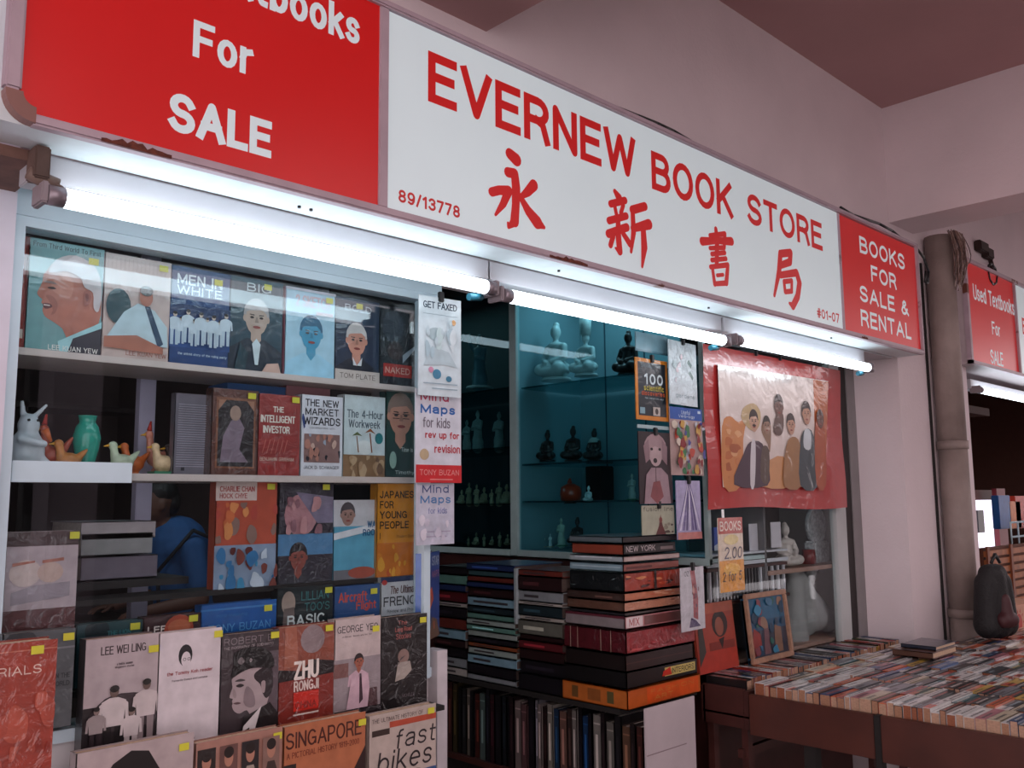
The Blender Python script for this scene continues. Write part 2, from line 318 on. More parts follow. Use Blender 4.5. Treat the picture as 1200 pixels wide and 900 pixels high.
sbox('wall_partition', 4.26, 4.34, 2.12, 6.6, 0, 3.37, mat('dim_partition', '4d4240', rough=.9))
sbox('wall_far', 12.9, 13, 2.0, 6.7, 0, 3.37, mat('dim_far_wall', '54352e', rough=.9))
sbox('wall_neighbour_lintel', 5.12, 13, 2.0, 2.12, 2.42, 2.66, mat('dark_lintel', '33221f', rough=.8))
sbox('trim_3', 4.10, 4.165, 1.99, 2.06, .5, 2.15, mat('dark_gasket', '241d1c', rough=.6))
sbox('trim_4', 4.165, 4.25, 1.985, 2.1, .5, 2.15, mat('grey_jamb', '857f80', rough=.6))

sbox('wall_added_opposite', 1.0, 22, -5.2, -5.0, 0, 3.6, mat('added_dark_wall', '3a3436', rough=.9, noise=.4, scale=2))  # unseen wall added so the window glass reflects something dark
sbox('wall_added_opposite_column', 2.6, 3.0, -4.6, -4.2, 0, 3.37, mat('added_column', '8a8086', rough=.8))  # unseen column added for the window glass to reflect
# left display window
win = struct(empty('window_1', (0, 0, 0)))
fr = B()
fr.box(.535, 1.66, 1.985, 2.04, 2.064, 2.15).box(.535, .558, 1.985, 2.04, 1.05, 2.064).box(.535, 1.66, 1.985, 2.04, 1.03, 1.055)
fr.box(1.590, 1.612, 1.975, 2.02, 1.03, 2.064).box(.535, 1.66, 1.98, 1.985, 2.085, 2.088)
fr.build('window_frame', FRAMEW, win)
B().box(.558, 1.59, 2.0, 2.004, 1.055, 2.064).build('window_pane', glass('window_glass', (.93, .97, .98), .036, .5), win)
# door jamb strip
sbox('door_1', 1.625, 1.66, 1.96, 2.02, .35, 1.10, mat('jamb_white', 'c4bcc0', rough=.5, noise=.15))

# inner shelves of the window
def thing_mesh(b, name, m, label, cat, group=None, parent=None, loc=(0, 0, 0), rz=0): return tag(b.build(name, m, parent, loc, rz), label, cat, group)
SHELF = mat('cream_shelf_board', 'c9bcb6', rough=.5, noise=.08)
thing_mesh(B().box(.562, 1.588, 2.008, 2.22, 1.803, 1.818, bev=.001), 'display_shelf', SHELF, 'cream board shelf carrying the top row of portrait books', 'shelf', 'boards in the display window')
thing_mesh(B().box(.562, 1.588, 2.008, 2.22, 1.550, 1.566, bev=.001), 'display_shelf', SHELF, 'cream board shelf under ornaments and the second book row', 'shelf', 'boards in the display window')
rk = tag(empty('display_rack', (1.1, 2.1, 1.0)), 'stepped dark rack holding upper paperbacks inside the window glass', 'rack')
rb = B()
for z, y in ((.30, .02), (.12, .0)): B().box(-.53, .5, -.085+y, .03, z-.012, z).build('ledge', DARK, rk)
B().box(-.53, -.51, -.07, .03, .052, .3).build('side_panel', DARK, rk); B().box(.475, .49, -.07, .03, .052, .3).build('side_panel', DARK, rk)
rk = tag(empty('display_rack', (1.1, 1.95, .9)), 'low stepped rack in front of the white window base', 'rack')
B().box(-.5, .5, -.05, .04, .060, .072).build('ledge', DARK, rk)
B().box(-.65, .5, -.17, -.06, -.20, -.185).build('ledge', DARK, rk)
for x in (-.5, .25): B().box(x, x+.012, -.02, .04, -.9, .06).build('side_panel', DARK, rk)

# ================================================================== SHOP SIGN
def sign_face(parent, X0, X1, Z0, Z1, Y, col, name='panel'):
    return B().box(X0, X1, Y, Y+.01, Z0, Z1).build(name, mat('sign_'+col, col, rough=.3, emit=SIGN, noise=.03, scale=4), parent)
def letter(parent, X0, Z0, X1, Z1, Y, t, col, bold=.02, name='lettering'):
    p = Print(X1-X0, Z1-Z0, 0, .0004); p.T(t, 0, 0, 1, 1, col, bold)
    return p.b.build(name, mat('sign_letter_'+col, col, rough=.35, emit=SIGN*.8, noise=.02), parent, (X0, Y-.0005, Z0))
def letterpx(parent, tl, br, Y, t, col, bold=.02):
    a = at(*tl, Y); b = at(*br, Y); return letter(parent, a[0], b[1], b[0], a[1], Y, t, col, bold)
RED, WHITE = 'bd1616', 'd2e2e6'
sg = tag(empty('shop_sign', (0, 0, 0)), 'long backlit sign box with red and white panels above the shop', 'sign')
SY = 1.65
sign_face(sg, .44, 1.190, 2.166, 2.652, SY, RED, 'red_panel')
sign_face(sg, 1.215, 3.461, 2.164, 2.648, SY, WHITE, 'white_panel')
sign_face(sg, 3.474, 4.225, 2.162, 2.645, SY, RED, 'red_panel')
bx = B().box(.415, 4.245, SY+.012, 1.768, ZB+.002, 2.66); bx.build('housing', mat('sign_box_sheet', 'd9e2e6', rough=.45, rust='7a5545', rustat=.74), sg)
def bar(x0, x1, z0, z1, name='frame_bar', y0=SY-.012, y1=SY+.014, bev=.004): B().box(x0, x1, y0, y1, z0, z1, bev=bev).build(name, ALU, sg)
bar(.46, 4.235, ZB, 2.166); bar(.46, 4.235, 2.650, 2.668); bar(1.190, 1.215, 2.166, 2.65, y0=SY-.006, bev=.002); bar(3.461, 3.474, 2.164, 2.648, y0=SY-.006, bev=.002)
bar(.415, .442, 2.20, 2.62); bar(4.225, 4.245, ZB, 2.668)
# rounded lower left corner piece of the frame
cb = B(); R0, R1, cx, cz = .022, .050, .466, 2.198
n = 8
for k in range(n):
    a0 = math.pi+math.pi/2*k/n; a1 = math.pi+math.pi/2*(k+1)/n
    q = [(cx+R0*math.cos(a0), cz+R0*math.sin(a0)), (cx+R1*math.cos(a0), cz+R1*math.sin(a0)), (cx+R1*math.cos(a1), cz+R1*math.sin(a1)), (cx+R0*math.cos(a1), cz+R0*math.sin(a1))]
    cb.quad([(x, SY-.013, z) for x, z in q]); cb.quad([(q[1][0], y, q[1][1]) if y else None for y in (SY-.013, SY+.02)]+[(q[2][0], SY+.02, q[2][1]), (q[2][0], SY-.013, q[2][1])])
    cb.quad([(q[0][0], SY+.02, q[0][1]), (q[0][0], SY-.013, q[0][1]), (q[3][0], SY-.013, q[3][1]), (q[3][0], SY+.02, q[3][1])])
cb.build('corner_bracket', mat('brown_corner_plastic', '8a6058', rough=.35), sg)
# rust patches on the lower frame bar
RUST = mat('rust', '6b3427', rough=.85, noise=.5, scale=90)
for x0, x1 in ((.575, .705), (1.745, 1.90), (3.60, 3.655)):
    r = random.Random(int(x0*100)); b_ = B(); k = 14; top = [(x0+(x1-x0)*i/k, 2.153+r.uniform(-.001, .010)*math.sin(math.pi*(i+.4)/(k+1))) for i in range(k+1)]
    for i in range(k): b_.quad([(top[i][0], SY-.0126, ZB+.001), (top[i+1][0], SY-.0126, ZB+.001), (top[i+1][0], SY-.0126, top[i+1][1]), (top[i][0], SY-.0126, top[i][1])])
    b_.build('rust_patch', RUST, sg)
_e = at(421, 54, SY); letter(sg, .50, _e[1], _e[0], _e[1]+.080, SY, 'Used Textbooks', WHITE, .035)
letterpx(sg, (227, 22.5), (296, 90), SY, 'For', WHITE, .045); letterpx(sg, (199, 106), (317.5, 186), SY, 'SALE', WHITE, .045)
letterpx(sg, (501.5, 59), (745, 211), SY, 'EVERNEW', 'c41a1a', .026); letterpx(sg, (762.5, 176), (859, 257), SY, 'BOOK', 'c41a1a', .026)
letterpx(sg, (875, 225), (964, 294.5), SY, 'STORE', 'c41a1a', .026)
letterpx(sg, (466.7, 221), (538.7, 256.5), SY, '89/13778', 'b8201f', .025); letterpx(sg, (957, 360.5), (983.6, 379), SY, '#01-07', 'b8201f', .02)
letterpx(sg, (1006.4, 276), (1060.4, 317), SY, 'BOOKS', WHITE, .024); letterpx(sg, (1020, 310.4), (1050.6, 340), SY, 'FOR', WHITE, .024)
letterpx(sg, (1007, 333.6), (1065, 371), SY, 'SALE &', WHITE, .024); letterpx(sg, (1008, 362), (1068, 398.4), SY, 'RENTAL', WHITE, .024)
# brush-written characters: strokes as (x, y, width) in a traced grid, mapped to the sign plane
def brush(name, strokes):
    b_ = B(); k = 0
    for st in strokes:
        P_ = []
        for x, y, w_ in st:
            X, Z = at(560+x/2.857, 160+y/2.857, SY); P_.append((Vector((X, Z)), w_))
        # metric half width: a grid unit is ~0.00115 m here, wider further right
        for j in range(len(P_)-1):
            (a, wa), (c, wc) = P_[j], P_[j+1]; sx = (a.x-1.3)/2.6
            u = (.00100+.0011*max(0, sx)); d = c-a
            if d.length < 1e-6: continue
            m_ = Vector((-d.y, d.x)).normalized(); ra, rc = wa*u*.62, wc*u*.62; y = SY-.001-.00003*k; k += 1
            ring = []
            t = math.atan2(d.y, d.x)
            for i in range(7): an = t+math.pi/2+math.pi*i/6; ring.append((a.x+ra*math.cos(an), y, a.y+ra*math.sin(an)))
            for i in range(7): an = t-math.pi/2+math.pi*i/6; ring.append((c.x+rc*math.cos(an), y, c.y+rc*math.sin(an)))
            b_.quad(ring)
    b_.build(name, mat('sign_letter_c41a1a', 'c41a1a', rough=.35, emit=SIGN*.8, noise=.02), sg)
brush('brush_character', [[(106,58,22),(128,78,26)], [(100,120,20),(122,124,20),(127,170,22),(126,230,20),(122,285,22)], [(122,285,20),(102,303,8),(100,290,6)], [(46,186,18),(70,180,18),(102,182,20),(84,225,16),(58,262,6)], [(186,163,22),(165,186,18),(138,206,8)], [(134,190,10),(168,250,20),(198,288,26),(220,304,8)]])
brush('brush_character', [[(458,184,10),(472,206,18)], [(444,226,14),(492,214,14)], [(458,236,10),(463,260,10)], [(486,230,10),(478,256,10)], [(438,282,14),(496,266,14)], [(436,326,16),(498,304,16)], [(468,270,12),(470,340,16),(474,384,16),(460,374,5)], [(452,334,12),(443,364,12)], [(486,326,12),(508,360,14)], [(558,234,16),(516,246,16)], [(517,246,12),(520,320,14),(512,386,7)], [(518,308,14),(572,294,20)], [(552,300,14),(556,370,18),(549,436,6)]])
brush('brush_character', [[(796,310,10),(800,345,14),(799,432,12)], [(750,351,16),(800,349,12),(848,351,16)], [(776,332,9),(826,326,10),(824,372,9),(776,374,8)], [(782,394,9),(826,389,9)], [(782,414,9),(830,409,9)], [(778,437,9),(836,430,10),(831,490,12)], [(784,438,9),(792,494,10)], [(800,465,7),(820,463,7)], [(794,493,9),(828,491,10)]])
brush('brush_character', [[(1016,392,14),(1046,389,14),(1044,420,14),(1012,432,12)], [(1012,392,14),(1008,450,14),(992,532,7)], [(1012,464,12),(1066,456,14),(1076,490,15),(1070,535,15),(1054,568,14),(1042,558,5)], [(1024,486,9),(1050,483,9),(1050,518,9),(1028,520,9),(1024,486,9)]])
# screw heads on the underside lip
sc_ = B()
for x in (1.03, 1.06, 1.87, 2.62, 3.5): sc_.cyl((x, 1.72, ZB+.003), (x, 1.72, ZB-.003), .004, c='202020', n=8)
for i in range(2): pass
sc_.build('screw', BLACK, sg)

# neighbour's sign
s2 = tag(empty('shop_sign', (0, 0, 0)), 'red used textbooks sign on the next shop beyond the pipe', 'sign')
Y2 = 1.70
a0 = at(1135, 318, Y2); a1 = at(1164, 449, Y2); x1 = at(1192.5, 400, Y2)[0]; xl = a0[0]+.0
x0 = at(1135.5, 380, Y2)[0]
sign_face(s2, x0, x1-.02, 2.205, 2.735, Y2, RED, 'red_panel'); sign_face(s2, x1+.0, 10, 2.205, 2.735, Y2, WHITE, 'white_panel')
B().box(x0-.02, 10, Y2+.012, 1.99, 2.187, 2.75).build('housing', mat('sign_box_sheet2', 'b7a9ac', rough=.5), s2)
for q in ((x0-.025, 10, 2.187, 2.205), (x0-.025, 10, 2.735, 2.755), (x0-.025, x0, 2.187, 2.755), (x1-.02, x1, 2.205, 2.735)):
    B().box(q[0], q[1], Y2-.012, Y2+.012, q[2], q[3]).build('frame_bar', ALU, s2)
letterpx(s2, (1139.4, 332), (1189, 370), Y2, 'Used Textbooks', WHITE, .01); letterpx(s2, (1161.6, 376), (1172.4, 395), Y2, 'For', WHITE, .01); letterpx(s2, (1160, 409), (1176, 430), Y2, 'SALE', WHITE, .01)
a = at(1197, 372, Y2); letter(s2, a[0], a[1]-.10, a[0]+.8, a[1], Y2, 'EVERNEW', 'c41a1a')
# fluorescent fittings
TUBEM = mat('fluorescent_tube', 'e9f7ff', rough=.3, emit=TUBE, noise=0)
LAMPW = mat('white_batten', 'b4b4ba', rough=.4, noise=.05, scale=8)
CAPM = mat('tube_cap', '8a7f86', rough=.35, metal=.5)
def fitting(pa, pb, label, Y=1.735, group='tube lights under the signs'):
    A = at(*pa, Y); Bq = at(*pb, Y); Z = (A[1]+Bq[1])/2; x0, x1 = A[0], Bq[0]
    t = tag(empty('tube_light', (x0, Y, Z)), label, 'light', group); L_ = x1-x0; zt = ZB-Z-.002
    B().box(-.02, L_+.02, .033, .10, zt-.052, zt, bev=.002).build('batten', LAMPW, t)
    B().cyl((.03, 0, 0), (L_-.03, 0, 0), .0185, n=16).build('tube', TUBEM, t)
    for x in (.0, L_-.03): B().cyl((x, 0, 0), (x+.03, 0, 0), .0188, n=14).build('end_cap', CAPM, t)
    for x in (-.012, L_): B().box(x, x+.014, -.012, .045, -.018, .022, bev=.003).build('lamp_holder', mat('lamp_holder_plastic', '8d8186', rough=.4), t)
    B().cyl((L_-.06, .03, -.026), (L_-.015, .03, -.020), .010, n=8).build('starter', mat('starter_blue', '2e6f84', rough=.3), t)
    return t
fitting((55, 221), (578, 343), 'fluorescent tube light over the left display window')
fitting((588, 348), (852, 398), 'fluorescent tube light over the shop doorway')
fitting((862, 400), (1020, 430), 'fluorescent tube light over the red-bordered poster')
fitting((1147, 455), (1260, 482), 'bright fluorescent tube light below the neighbouring used textbooks sign', Y=1.78)
# rail (long lamp carrier) behind the fittings and a holder bracket at the left end
thing_mesh(B().box(.50, 4.2, 1.772, 2.0, ZB-.004, ZB+.002, bev=.001), 'lamp_rail', LAMPW, 'white metal rail fixed below the sign carrying the tubes', 'rail')
br_ = tag(empty('bracket', (at(48, 215, 1.735)[0], 1.755, 2.145)), 'rusty brown bracket at the outer end of the first tube', 'bracket')
B().box(-.015, .012, -.03, .02, -.06, 0, bev=.003).build('plate', mat('rusty_bracket', '5d473f', rough=.7, noise=.4), br_)
b_ = B(); b_.cyl((-.02, -.01, -.05), (.03, -.01, -.065), .012, .016, n=10).cyl((.03, -.01, -.065), (.02, -.012, -.09), .016, .010, n=10); b_.build('socket', mat('old_socket', '6e5950', rough=.6), br_)
cg = B().box(.33, .53, 1.77, 1.97, 2.125, 2.146).build('edge_plate', mat('rusty_soffit_plate', '7a5a50', rough=.8, noise=.35, rust='4b3029', rustat=.5)); tag(cg, 'corroded brown plate at the sign end above the white post', 'plate')

# cables along the top of the sign, cable bundle and the pipe
cab = B(); pts = [(x, 1.70+.02*math.sin(x*5), 2.690+.010*math.sin(x*3.1)+.004*math.sin(x*11)) for x in [0.9+i*.1 for i in range(33)]]
cab.tube(pts, .007); cab.tube([(p[0]+.03, p[1]+.03, p[2]+.016+.004*math.sin(p[0]*7)) for p in pts], .006)
thing_mesh(cab, 'cable', BLACK, 'black cables lying along the top edge of the shop sign', 'cable')
ct = B(); ct.box(.4, 4.25, 1.69, WY, 2.664, 2.682).box(.4, 4.24, 1.735, WY, 2.682, 2.715)
thing_mesh(ct, 'cable_trunking', mat('trunking_grey', '6d585a', rough=.6, noise=.2), 'grey brown trunking between the sign top and the wall', 'trunking')
lp = B(); A = at(1040, 262, 1.64); pts = []
for px, py in ((985, 243), (1000, 252), (1030, 262), (1045, 270), (1062, 284), (1075, 292), (1083, 303), (1088, 318), (1087, 332), (1084, 330), (1085, 318)):
    q = at(px, py, 1.66); pts.append((q[0], 1.66, q[1]))
lp.tube(pts, .006); thing_mesh(lp, 'cable', BLACK, 'loose black cable looping down beside the small red panel', 'cable')

px0 = at(1098, 500, 1.70)[0]; px1 = at(1128, 500, 1.70)[0]
xp = (px0+px1)/2+.015; rp = .066
pipe = tag(empty('drain_pipe', (xp, 1.70, 0)), 'grey brown vertical drain pipe on the pillar', 'pipe')
PIPE = mat('grey_brown_pipe', '93827c', rough=.6, noise=.25, scale=7, bump=.3, bscale=30)
for z0, z1 in ((0, .95), (.95, 1.75), (1.75, 2.795)): B().cyl((0, 0, z0), (0, 0, z1), rp, n=24).build('pipe_section', PIPE, pipe)
for z in (.95, 1.75): B().cyl((0, 0, z-.02), (0, 0, z+.02), rp+.006, n=24).build('pipe_joint', PIPE, pipe)
B().box(-.085, -.07, .060, .068, 0, 2.66).build('gap_shade_strip', DARK, pipe)  # dark strip standing in for the shade between pipe and pillar
wb = B(); r = random.Random(5)
for i in range(46):
    u = r.random(); x0_ = xp-.085+.12*u; zt = 2.80; zb_ = r.uniform(2.50, 2.64); bul = r.uniform(.01, .09)*(u-.1); yy = 1.628-r.uniform(0, .03)
    pts = []
    for k in range(7):
        t_ = k/6; pts.append((x0_+bul*math.sin(t_*math.pi)*1.3+(xp-.02-x0_)*t_*.8+.006*math.sin(t_*9+i), yy-.015*math.sin(t_*math.pi), zt+(zb_-zt)*t_))
    wb.tube(pts, .0022, c=r.choice(['8a6a60', 'a58a80', '5a4440', 'b09a90', '6a504a', 'c0a8a0']), n=4)
thing_mesh(wb, 'wire_bundle', mat('wire_insulation', rough=.5), 'tangle of brown and grey wires spilling over the pipe top', 'wires')
ho = at(1150, 293, 1.76); hb = B()
hb.box(-.09, .04, -.03, .01, -.02, .04, bev=.006).box(.02, .12, -.03, .01, -.04, .02, bev=.006).tube([(.1, -.01, -.03), (.12, -.02, -.12), (.10, -.02, -.2)], .012)
thing_mesh(hb, 'junction_box', mat('burnt_box', '3a2723', rough=.8, noise=.4), 'burnt dark junction box on the wall above the next sign', 'box', loc=(ho[0], 1.76, ho[1]))
lb = B(); c0 = at(1158, 316, 1.72); lb.tube([(c0[0]+.07*math.cos(a/8*6.28), 1.70, c0[1]-.03+.06*math.sin(a/8*6.28)) for a in range(9)], .007)
thing_mesh(lb, 'cable', BLACK, 'small coil of black cable above the next shop sign', 'cable')

# ================================================================== STATUE CABINETS (side face X=3.0)
TEAL = glass('teal_cabinet_glass', (.72, .93, .97), .02, .4)
TEALD = glass('dark_teal_cabinet_glass', (.6, .78, .82), .02, .4)
CABW = mat('cabinet_white_metal', 'b9cfcf', rough=.4, noise=.08)
BACKP = mat('pale_blue_back_panel', '7f9ea6', rough=.7, noise=.1, scale=3)
cb1 = tag(empty('glass_cabinet', (3.0, 2.0, 0)), 'glass-sided statue cabinet with pale blue back behind the doorway', 'cabinet')
def cpart(b_, name, m): return b_.build(name, m, cb1)
cpart(B().box(0, 1.1, .02, .42, .0, .80), 'plinth', WOOD); cpart(B().box(0, .46, .42, 1.05, .0, 1.24), 'plinth', WOOD)
cpart(B().box(.46, 1.24, .40, .42, .80, 2.14), 'back_panel', mat('brown_grey_back', '6f6462', rough=.7)); cpart(B().box(.44, .46, .42, 1.05, 1.25, 2.62), 'back_panel', BACKP)
cpart(B().box(.0, .46, 1.03, 1.05, 1.25, 2.62), 'back_panel', BACKP)
for y_ in (.62, .86): cpart(B().box(.436, .44, y_, y_+.006, 1.27, 2.62), 'seam_strip', mat('seam_dark', '35505c', rough=.6))
cpart(B().box(1.22, 1.24, .03, .40, .80, 2.14), 'side_panel', mat('cabinet_side_grey', '8a8585', rough=.6))
ym0, ym1 = atX(605, 500, 2.985)[0]-2, atX(597, 500, 2.985)[0]-2
cpart(B().box(-.015, .012, ym0, ym1, 1.25, 2.62, bev=.002), 'corner_post', CABW)
cpart(B().box(-.01, .012, .0, .02, 1.25, 2.14, bev=.002), 'corner_post', CABW)
cpart(B().box(-.015, .012, .0, ym0, 1.248, 1.276, bev=.002), 'bottom_rail', CABW)
cpart(B().box(1.0, 1.1, -.012, .02, .80, 2.14, bev=.002), 'front_post', mat('front_post_white', 'b9bcbc', rough=.5, noise=.12, scale=5))
cpart(B().box(.0, 1.1, -.01, .02, .80, .86), 'front_sill', WOOD)
cpart(B().box(.0, .004, .02, ym0, 1.276, 2.62), 'side_pane', TEAL)
cpart(B().box(.012, 1.0, .004, .008, .86, 2.14), 'front_pane', glass('front_pane_glass', (.93, .96, .96), .02, .5))
GS = glass('glass_shelf_edge', (.35, .6, .62), .1, .6)
for z in (2.018, 1.660, 1.490): cpart(B().box(.012, .43, .025, 1.02, z, z+.008), 'glass_shelf', GS)
cpart(B().box(.012, .43, .025, 1.02, 1.255, 1.27), 'bottom_shelf', CABW)
cpart(B().box(.44, .455, .03, .40, .86, 2.14), 'divider', mat('divider_grey', '6d6a6c', rough=.6))
cpart(B().box(  .46, 1.22, .03, .39, 1.182, 1.2), 'wooden_shelf', mat('pale_wood_shelf', 'a88678', rough=.5, noise=.2))
cpart(B().box(.05, 1.22, .03, .39, .86, .875), 'wooden_shelf', mat('pale_wood_shelf', 'a88678', rough=.5, noise=.2))
cb2 = tag(empty('glass_cabinet', (3.0, 2.0, 0)), 'darker inner glass cabinet of small statues deeper in the shop', 'cabinet')
ye = 2.6
B().box(0, .5, ym1+.02, ye, 0, 1.24).build('plinth', WOOD, cb2)
B().box(.48, .5, ym1+.02, ye, 1.24, 2.7).build('back_panel', mat('dark_back_panel', '33464c', rough=.7), cb2)
B().box(-.015, .012, ym1+.002, ye, 1.248, 1.276, bev=.002).build('bottom_rail', CABW, cb2)
B().box(0, .004, ym1+.002, ye, 1.276, 2.7).build('side_pane', TEALD, cb2)
B().box(0, .5, ye-.02, ye, 1.24, 2.7).build('end_panel', DARK, cb2)
for z in (2.030, 1.746, 1.480, 1.262): B().box(.012, .47, ym1+.01, ye-.03, z, z+.008).build('glass_shelf', GS, cb2)
# ------------------------------------------------------------------ modelled figures (one continuous skin each)
def blob_mesh(name, L, m, voxel):
    bm = bmesh.new()
    for it in L:
        if it[0] == 's':
            _, x, y, z, rx, ry, rz = it[:7]; M = Matrix.Translation((x, y, z))
            if len(it) > 7: M = M @ Matrix.Rotation(it[7], 4, it[8])
            bmesh.ops.create_uvsphere(bm, u_segments=14, v_segments=9, radius=1, matrix=M @ Matrix.Diagonal((rx, ry, rz, 1)))
        elif it[0] == 'c':
            _, p0, p1, r0, r1 = it; p0 = Vector(p0); p1 = Vector(p1); d = p1-p0
            M = Matrix.Translation((p0+p1)/2) @ d.to_track_quat('Z', 'Y').to_matrix().to_4x4()
            bmesh.ops.create_cone(bm, cap_ends=True, segments=12, radius1=r0, radius2=r1, depth=d.length, matrix=M)
            for p, r in ((p0, r0), (p1, r1)): bmesh.ops.create_uvsphere(bm, u_segments=12, v_segments=7, radius=r, matrix=Matrix.Translation(p))
    me = bpy.data.meshes.new(name); bm.to_mesh(me); bm.free()
    o = bpy.data.objects.new(name, me); COL.objects.link(o)
    md = o.modifiers.new('r', 'REMESH'); md.mode = 'VOXEL'; md.voxel_size = voxel; md.use_smooth_shade = True
    m2 = o.modifiers.new('s', 'SMOOTH'); m2.factor = .5; m2.iterations = 2
    me2 = bpy.data.meshes.new_from_object(o.evaluated_get(bpy.context.evaluated_depsgraph_get())); me2.name = name
    bpy.data.objects.remove(o); bpy.data.meshes.remove(me); me2.materials.clear(); me2.materials.append(m)
    me2.polygons.foreach_set('use_smooth', [True]*len(me2.polygons)); return me2
def link(name, me, parent=None, loc=(0, 0, 0), rz=0, sc=1):
    o = bpy.data.objects.new(name, me); COL.objects.link(o); o.parent = parent; o.location = loc; o.rotation_euler.z = rz; o.scale = (sc, sc, sc); return o
PORC = mat('white_porcelain', 'cfe0e0', rough=.25, noise=.05); PALE = mat('pale_stone', '9fb0aa', rough=.5)
DKB = mat('dark_bronze', '2d2220', rough=.4, noise=.3); REDG = mat('red_glaze', 'b23a22', rough=.3); GREENG = mat('green_glaze', '3a7a5c', rough=.3)
CREAM = mat('cream_glaze', 'c9b48e', rough=.4, noise=.3, scale=80); GREY = mat('grey_plaster', '9a9a9a', rough=.6)
def seated(m):      # facing -x
    L = [('s', 0, 0, .16, .20, .30, .15), ('s', -.10, 0, .12, .18, .34, .10), ('c', (0, 0, .2), (.02, 0, .52), .17, .12), ('s', .0, 0, .55, .13, .19, .09), ('c', (0, 0, .6), (0, 0, .70), .05, .05),
         ('s', 0, 0, .80, .095, .09, .125), ('s', .02, 0, .92, .06, .06, .06)]
    for d in (-1, 1): L += [('c', (0, d*.18, .54), (-.05, d*.24, .34), .065, .055), ('c', (-.05, d*.24, .34), (-.2, d*.07, .28), .055, .04), ('s', -.15, d*.2, .16, .13, .13, .11)]
    return blob_mesh('body', L, m, .018)
def standing(m, arm=0):
    L = [('c', (0, 0, .03), (0, 0, .40), .15, .11), ('c', (0, 0, .40), (0, 0, .68), .11, .10), ('s', 0, 0, .70, .085, .14, .06), ('c', (0, 0, .72), (0, 0, .82), .035, .035), ('s', 0, 0, .88, .06, .06, .08), ('s', .01, 0, .95, .04, .04, .05), ('s', 0, .08, .2, .1, .08, .2), ('s', 0, -.08, .15, .11, .08, .15)]
    L += [('c', (0, -.14, .69), (-.05, -.16, .52), .045, .04), ('c', (-.05, -.16, .52), (-.13, -.03, .55), .04, .03)]
    L += ([('c', (0, .14, .70), (-.04, .22, .84), .04, .035), ('c', (-.04, .22, .84), (-.06, .2, 1.0), .033, .025)] if arm else [('c', (0, .14, .69), (-.05, .16, .5), .045, .04), ('c', (-.05, .16, .5), (-.13, .03, .55), .04, .03)])
    return blob_mesh('body', L, m, .017)
def statue(px, py, h, X, kind, m, label, basem=None, group='statues in the glass cabinets', rz=0, nm='figurine'):
    """stands so that its foot shows at (px, py) on the plane X"""
    Y, Z = atX(px, py, X)
    t = tag(empty(nm, (X, Y, Z), rz), label, 'figurine', group)
    o = link('body', kind, t, (0, 0, .03*h if basem else 0), 0, h)
    if o.data.materials[0] != m: o.data = o.data.copy(); o.data.materials[0] = m
    if basem: B().cyl((0, 0, 0), (0, 0, .05*h), .26*h, .24*h, n=16).build('pedestal', basem, t)
    return t
SEAT, STAND, STANDA = seated(PORC), standing(PORC), standing(PORC, 1)
HAT = mat('porcelain_hat', 'd5e4e2', rough=.3)
X1 = 3.14
area('cabinet_fill_light', (3.2, 2.55, 2.58), (0, 0, 0), .15, .7, 2.4, (.6, .88, 1))  # fill light added inside the cabinet to brighten the statues
area('inner_cabinet_fill_light', (3.2, 3.9, 2.6), (0, 0, 0), .15, .8, .9, (.75, .95, .9))  # weak fill light added to lift the darker inner bay
statue(652, 446.5, .28, X1, SEAT, PORC, 'white porcelain seated statue with draped robe on the top glass shelf', PORC)
h_ = statue(687, 441, .215, X1, SEAT, PORC, 'white porcelain statue with a tall cylindrical hat on top shelf', PORC)
B().cyl((0, 0, .19), (0, 0, .265), .024, .029, n=16).build('hat', HAT, h_)
bw = B().lathe([(0, 0), (.028, 0), (.03, .006), (.03, .05), (.045, .075), (.048, .10), (.045, .10), (.04, .078), (0, .06)]); Y_, Z_ = atX(622, 449, X1)
thing_mesh(bw, 'vase', PALE, 'pale pot beside the seated statue on the top glass shelf', 'vase', loc=(X1, Y_+.01, 2.027))
statue(737, 440, .20, X1, SEAT, DKB, 'dark bronze seated figure near the front of the top shelf', DKB)
for i, (px, h, lab) in enumerate(((642, .15, 'dark carved seated figure nearest the white mullion, second shelf'), (672, .165, 'tall dark red robed figure in the middle of second shelf'), (697, .15, 'dark seated figure with pale collar on the second shelf'))):
    t = statue(px, 541, h, X1, SEAT, DKB, lab, DKB)
    if i == 2: B().lathe([(.03, .085), (.022, .10), (.014, .108)]).build('collar', PALE, t)
statue(668, 590, .115, X1, SEAT, REDG, 'orange red robed seated figurine on the third glass shelf', DKB)
B().lathe([(0, .0), (.045, .0), (.05, .03), (.045, .06), (.02, .075), (0, .078)]).build('robe', REDG, tag(empty('figurine', (X1, atX(669, 589, X1)[0], 1.499)), 'round red lacquer jar under the seated figurine, third shelf', 'figurine', 'statues in the glass cabinets'))
statue(690, 589, .075, X1, SEAT, PORC, 'small white kneeling figurine beside the dark box, third shelf', DKB)
thing_mesh(B().box(-.05, .05, -.045, .045, 0, .155, bev=.004), 'lacquer_box', mat('lacquer_dark', '2a1d1c', rough=.35), 'dark upright lacquer box at the back of the third shelf', 'box', loc=(X1+.12, atX(700, 588, X1+.1)[0], 1.499))
statue(658, 640, .125, X1, STAND, mat('celadon', 'a8c0b0', rough=.3), 'slender standing lady in pale green on the cabinet floor', GREENG)
statue(677, 640, .13, X1, SEAT, DKB, 'dark seated figure behind the tall book stack', DKB)
for i, px in enumerate((630, 637, 645)): statue(px, 641, .06, X1+.03*(i % 2), STAND, PORC, ['small white figurine next to the mullion on cabinet floor', 'small white figurine, middle of three on cabinet floor', 'small white figurine beside the pale green lady'][i], CREAM)
statue(741, 586, .11, X1, STAND, PALE, 'pale figurine half hidden by the hanging dog book', GREENG)
